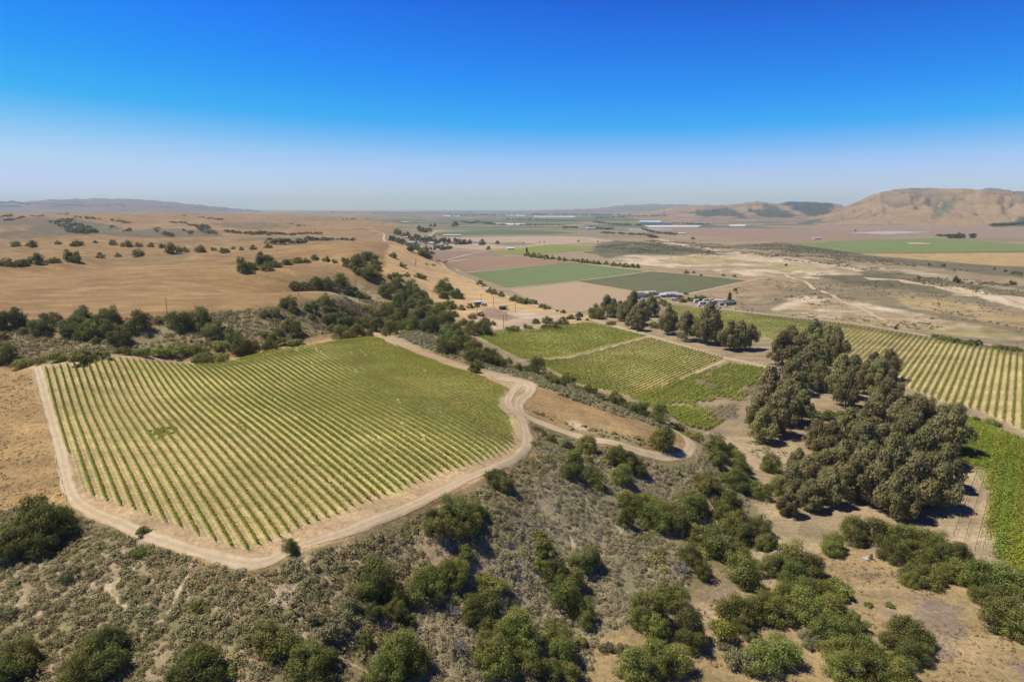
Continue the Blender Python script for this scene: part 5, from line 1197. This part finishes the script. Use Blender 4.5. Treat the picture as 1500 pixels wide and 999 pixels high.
for i, (cx, cy, ya, mi, lb) in enumerate(((937,438,20,3,'dark car before the white farmhouse'),(942,438.6,30,0,'white car beside the dark car at the farmhouse'),(950,438.5,70,2,'blue car left of the farmyard bushes'))):
    car(cx, cy, ya, PAINT[mi], lb, 'cars in the farmyard')
YG = 'trailers in the storage yard by the poplar'
for i, (cx, cy, L_, ya, m) in enumerate(((1020,443,9,35,MWHITE),(1028,446.5,10,30,MWHITE),(1033,442.5,9,40,MCREAM),(1038,446.5,11,-50,MWHITE),(1041,442,8,38,MGREYW),(1046,444.5,9,35,MWHITE),(1052,443,10,-52,MWHITE),(1057,447.5,9,30,MGREYW),(1060,443.5,8,40,MWHITE))):
    trailer(cx, cy, L_, ya, m, '%s trailer in the storage yard by the poplar, %s from the left' % ({MWHITE: 'white', MCREAM: 'cream', MGREYW: 'grey'}[m], ordinal(i + 1)), YG)
for i, (cx, cy, ya, mi) in enumerate(((1024,449,40,0),(1032,450,35,1),(1041,451,40,2),(1049,449.5,30,0),(1054,452,38,1),(1063,449,60,0),(1047,447.5,10,3))):
    car(cx, cy, ya, PAINT[mi], '%s car parked in the storage yard, %s car from the left' % (('white', 'silver', 'blue', 'dark')[mi], ordinal(sorted([1024,1032,1041,1049,1054,1063,1047]).index(cx) + 1)), 'cars in the storage yard')
house(1066, 446.5, 14, 8, 3.0, 1.4, 30, MGREYW, MRDARK, 'grey building with a dark roof at the foot of the poplar', None)
# yard below the golden hill
shed(701.6, 446.5, 9, 6, 3.2, 10, MGREYW, MRWHITE, 'open shed with a white roof beside the yard oaks', 'sheds of the farm road yard')
shed(737.5, 453.5, 7, 5, 3.0, 15, MGREYW, MRDARK, 'dark roofed open shed at the edge of the brown corral', 'sheds of the farm road yard')
trailer(709, 448.5, 7, 10, MWHITE, 'white trailer beside the white roofed shed', None)
car(848, 469, 25, PAINT[3], 'dark car on the farm road at the head of the eucalyptus lane')
car(1136, 540.5, -60, PAINT[1], 'silver car under the eucalyptus trees at the end of the lane')
# village and lone farm buildings
VG = 'village houses'
VL = [(604,357,26,14,MCREAM,MRGREY,'big pale barn with a grey roof at the left of the village'),(632,357.5,12,8,MWHITE,MRWHITE,'white village house in the middle of the trees'),(624,357.5,12,8,MCREAM,MRRED,'cream village house with a brown roof near the barn'),
 (645,360,13,8,MWHITE,MRGREY,'white village house with a grey roof near the field'),(653,358.5,13,8,MCREAM,MRRED,'cream house with a brown roof at the right of the village'),(662,357,12,8,MWHITE,MRRED,'white house with a brown roof at the village edge'),(639,362,12,8,MCREAM,MRDARK,'cream house with a dark roof by the village green'),
 (616,355,12,8,MWHITE,MRDARK,'white house with a dark roof behind the barn'),(595,349,14,8,MWHITE,MRGREY,'white house on the slope left of the village'),(649,363,11,7,MWHITE,MRDARK,'small white house with a dark roof nearest the brown field'),(656,363,11,7,MCREAM,MRGREY,'small cream house next to the brown field'),(612,360,11,8,MCREAM,MRDARK,'cream house with a dark roof in front of the barn')]
for (cx, cy, L_, W_, wm, rm, lb) in VL: house(cx, cy, L_, W_, 3.2, 1.7, random.uniform(-30, 30), wm, rm, lb, VG)
house(699, 356, 46, 10, 3.0, 1.4, 4, MCREAM, MRGREY, 'long pale shed right of the village', None, 'farm_shed', 'farm shed')
house(662.7, 346.2, 60, 14, 4.0, 1.8, 4, MWHITE, MRWHITE, 'long white shed in the field beyond the village', None, 'farm_shed', 'farm shed')
house(747, 366, 16, 10, 3.6, 2.2, 20, MWHITE, MRWHITE, 'white farmhouse at the corner of the yellow-green field', None)
house(594, 326.6, 40, 14, 4.5, 2, 10, MWHITE, MRWHITE, 'tiny white barn on the far golden slope', None, 'farm_shed', 'farm shed')
house(998, 343.6, 26, 12, 4, 2, 10, MWHITE, MRWHITE, 'white house alone on the brown plain', None)
house(1196.5, 350.8, 26, 12, 4, 2, 10, MWHITE, MRGREY, 'white barn on the plain before the bright green field', None, 'farm_shed', 'farm shed')
house(866, 335.5, 50, 18, 5, 2, 5, MWHITE, MRWHITE, 'white shed among trees far down the valley', None, 'farm_shed', 'farm shed')
# utility poles
def pole(px, py, h, label, arm=True, m=MPOLE):
    x, y, z = spot(px, py)
    e = link('utility_pole', None); e.location = (x, y, z - 0.3); e.rotation_euler = (0, 0, random.uniform(0, 3)); tag(e, label, 'utility pole', 'utility poles')
    part('post', tube([(0, 0, 0), (0, 0, h)], [0.20, 0.13], 8), m, e)
    if arm: part('crossarm', box(2.4, 0.12, 0.14, 0, 0.14, h - 0.7), m, e)
for px, py, h, lb in ((245,460,10.5,'wooden pole on the rim of the golden plateau above the ravine oaks'),(438,434.5,10,'wooden pole on the first grass tongue of the golden hill'),(704.8,447,11,'wooden pole beside the white roofed shed'),(723,450,10,'wooden pole at the upper edge of the brown corral'),(755,457.5,9,'wooden pole beside the pale corral'),(741.5,470.5,10.5,'wooden pole in the bare yard left of the dirt road'),(737.5,482.5,11,'wooden pole by the farm road behind the valley vines'),(699,460,9,'wooden pole among the yard oaks')):
    pole(px, py, h, lb)
# the bare tree on the straw slope
x, y, z = spot(609, 390)
g = np.random.default_rng(5); pr_ = [tube([(0, 0, -.3), (0.1, 0, 3), (0.0, .1, 6.5), (-.1, 0, 10.5)], [.38, .28, .2, .05])]
for k in range(16):
    a = g.uniform(0, 6.28); b = np.array((0, 0, g.uniform(1.5, 8.5))); l_ = g.uniform(1.4, 3.4); e_ = b + np.array((math.cos(a) * l_, math.sin(a) * l_, l_ * g.uniform(0.5, 1.1)))
    pr_.append(tube([b, (b + e_) / 2 + (0, 0, .2), e_], [.14, .09, .03], 5))
    for q in range(3):
        f_e = (b + e_) / 2 + g.normal(size=3) * 0.2; pr_.append(tube([f_e, f_e + g.normal(size=3) * 0.5 + (0, 0, .8)], [.05, .015], 4))
o = link('bare_tree', fast_mesh('bare_tree', *merge(pr_), [MDEAD], True)); o.location = (x, y, z); tag(o, 'leafless grey tree standing alone on the straw slope', 'tree')
# leafless grey shrubs beside it and pale dead branches between the foreground oaks
def dead_shrub(px, py, w, label, group):
    x, y, z = spot(px, py); g = np.random.default_rng(int(px * 7 + py)); ps = []
    for k in range(26):
        a = g.uniform(0, 6.28); el = g.uniform(0.25, 1.3); l_ = w * g.uniform(0.35, 0.6)
        e_ = np.array((math.cos(a) * math.cos(el), math.sin(a) * math.cos(el), math.sin(el) * 0.9)) * l_
        m_ = e_ * 0.5 + g.normal(size=3) * 0.06 * w
        ps.append(tube([(0, 0, -.1), m_, e_], [w * .018, w * .012, w * .004], 5))
        for q in range(3): ps.append(tube([m_, m_ + (e_ * 0.45 + g.normal(size=3) * w * 0.10)], [w * .008, w * .003], 4))
    o = link('dead_shrub', fast_mesh('dead_shrub', *merge(ps), [MDEAD], True)); o.location = (x, y, z); tag(o, label, 'dead shrub', group)
for px, py, w, lb in ((625,388.5,7,'leafless grey shrub left of its pair on the straw slope'),(635,390,9,'leafless grey shrub right of its pair on the straw slope'),
                      (672,953,5,'pale dead branches among the lower oaks, left one'),(560,921,4.5,'pale dead branches beside the oaks below the brown brush'),(1000,838,5,'pale dead branches at the edge of the wooded draw'),(1362,852,3.5,'pale dead branches at the edge of the dry knoll'),(660,900,4,'pale dead branches beside the gully oaks'),(1446,877,3.5,'pale dead branches under the knoll oaks at the right')):
    dead_shrub(px, py, w, lb, 'dead shrubs and fallen branches')
# dark stump and pale stones on the knoll, pale board by the sandy track
x, y, z = spot(1275.5, 819)
v, f = tube([(0, 0, -.2), (0, 0, .25), (.05, 0, .9), (.12, .05, 1.5)], [.55, .42, .36, .26], 10); f = list(map(tuple, f)) + [tuple(range(30, 40))]
o = part('tree_stump', (v, f), MRDARK, None); o.location = (x, y, z); tag(o, 'dark broken stump standing on the dry knoll', 'stump')
MSTONE = plain('pale_stone', (0.55, 0.52, 0.47), 0.9, 0.3, 3)
def stone(px, py, s, label, group):
    x, y, z = spot(px, py); g = np.random.default_rng(int(px * 3 + py)); n1, n2 = 9, 5; vs = []
    for i in range(n2):
        for k in range(n1):
            ph = math.pi * (i + 0.5) / n2; t_ = 6.2832 * k / n1; r_ = s * g.uniform(0.8, 1.15)
            vs.append((r_ * math.sin(ph) * math.cos(t_), r_ * .8 * math.sin(ph) * math.sin(t_), r_ * .6 * math.cos(ph)))
    fs = [(i * n1 + k, i * n1 + (k + 1) % n1, (i + 1) * n1 + (k + 1) % n1, (i + 1) * n1 + k) for i in range(n2 - 1) for k in range(n1)] + [tuple(range(n1))[::-1], tuple(range((n2 - 1) * n1, n2 * n1))]
    o = part('stone', (vs, fs), MSTONE, None); o.location = (x, y, z + s * .25); tag(o, label, 'stone', group)
for px, py, s, lb in ((1266,818,.6,'pale stone left of the dark stump'),(1270,820,.7,'pale stone right against the dark stump'),(1271,816,.45,'small pale stone behind the dark stump'),(1107,531,.7,'pale stone on the lane edge, left of three'),(1112,532,.8,'pale stone on the lane edge, middle of three'),(1117,534,.7,'pale stone on the lane edge, right of three')):
    stone(px, py, s, lb, 'pale stones')
x, y, z = spot(1134, 670)
o = link('water_trough', None); o.location = (x, y, z); o.rotation_euler = (0, 0, R(25)); tag(o, 'pale metal water trough beside the sandy clearing', 'trough')
for q in (box(3.4, .1, .7, 0, .55), box(3.4, .1, .7, 0, -.55), box(.1, 1.0, .7, 1.65, 0), box(.1, 1.0, .7, -1.65, 0)): part('side_panel', q, MRWHITE, o)
part('floor_panel', box(3.2, 1.0, .08, 0, 0, .1), MRGREY, o)
# wire fence along the dry meadow left of the vineyard
w = smooth_line([unproj(*q)[:2] for q in ((50,545),(60,592),(76,650),(98,733))], 40); s = np.concatenate([[0], np.cumsum(np.hypot(*np.diff(w, axis=0).T))]); m = int(s[-1] / 5.0)
fx = np.interp(np.linspace(0, s[-1], m), s, w[:, 0]); fy = np.interp(np.linspace(0, s[-1], m), s, w[:, 1]); fz = height(fx, fy)
e = link('wire_fence', None); e.location = (fx[0], fy[0], fz[0]); tag(e, 'wire fence on dark posts between dry meadow and vineyard track', 'fence')
for i in range(m):
    o = part('post', tube([(0, 0, -.3), (random.uniform(-.06, .06), 0, 1.25)], [.055, .045], 6), MPOLE, e); o.location = (fx[i] - fx[0], fy[i] - fy[0], fz[i] - fz[0])
ps = []
for hh in (0.5, 0.85, 1.2): ps.append(tube(np.column_stack([fx - fx[0], fy - fy[0], fz - fz[0] + hh]), [0.005] * m, 4))
part('wire', merge(ps), MRGREY, e)
# bare trellises on the sandy strip
for i, (a, b) in enumerate((((1413,793),(1444,692)),((1428,808),(1452,715)),((1397,785),(1432,690)),((1440,806),(1458,735)))):
    p1, p2 = np.array(unproj(*a)[:2]), np.array(unproj(*b)[:2]); n_ = int(np.hypot(*(p2 - p1)) / 5)
    e = link('bare_trellis', None); z0 = float(height(*p1)); e.location = (*p1, z0); tag(e, 'bare vine trellis on the sandy strip by the lime vines, %s' % ('second from the left', 'third from the left', 'leftmost of four', 'rightmost of four')[i], 'trellis', 'bare trellises on the sandy strip')
    L_ = []
    for k in range(n_ + 1):
        q = p1 + (p2 - p1) * k / n_; zz = float(height(*q)) - z0
        o = part('post', tube([(0, 0, -.3), (0, 0, 1.7)], [.06, .05], 6), MPOLE, e); o.location = (q[0] - p1[0], q[1] - p1[1], zz); L_.append((q[0] - p1[0], q[1] - p1[1], zz))
    L_ = np.array(L_); part('wire', merge([tube(L_ + (0, 0, h_), [.02] * len(L_), 4) for h_ in (0.9, 1.5)]), MPOLE, e)

# ------------------------------------------------------------------ haze
zl, zh = float(Z.min()) - 1.0, max(float(Z.max()) + 10.0, CZ + 20)
hv = np.array([(x, y, z) for z in (zl, zh) for x, y in ((-26500, -600), (26500, -600), (26500, 26800), (-26500, 26800))])
hf = [(0, 3, 2, 1), (4, 5, 6, 7), (0, 1, 5, 4), (1, 2, 6, 5), (2, 3, 7, 6), (3, 0, 4, 7)]
me = bpy.data.meshes.new('haze'); me.from_pydata([tuple(q) for q in hv], [], hf)
mh = bpy.data.materials.new('haze_air'); mh.use_nodes = True; t = mh.node_tree; t.nodes.clear()
ov = t.nodes.new('ShaderNodeOutputMaterial'); pv_ = t.nodes.new('ShaderNodeVolumePrincipled')
pv_.inputs['Color'].default_value = (0.64, 0.82, 1.0, 1); pv_.inputs['Density'].default_value = 4.2e-5; pv_.inputs['Anisotropy'].default_value = 0.0
t.links.new(pv_.outputs[0], ov.inputs['Volume']); me.materials.append(mh)
tag(link('haze', me), 'thin blue summer haze over the valley', kind='stuff')
print('TREES', NTREE, 'zrange', zl, zh)
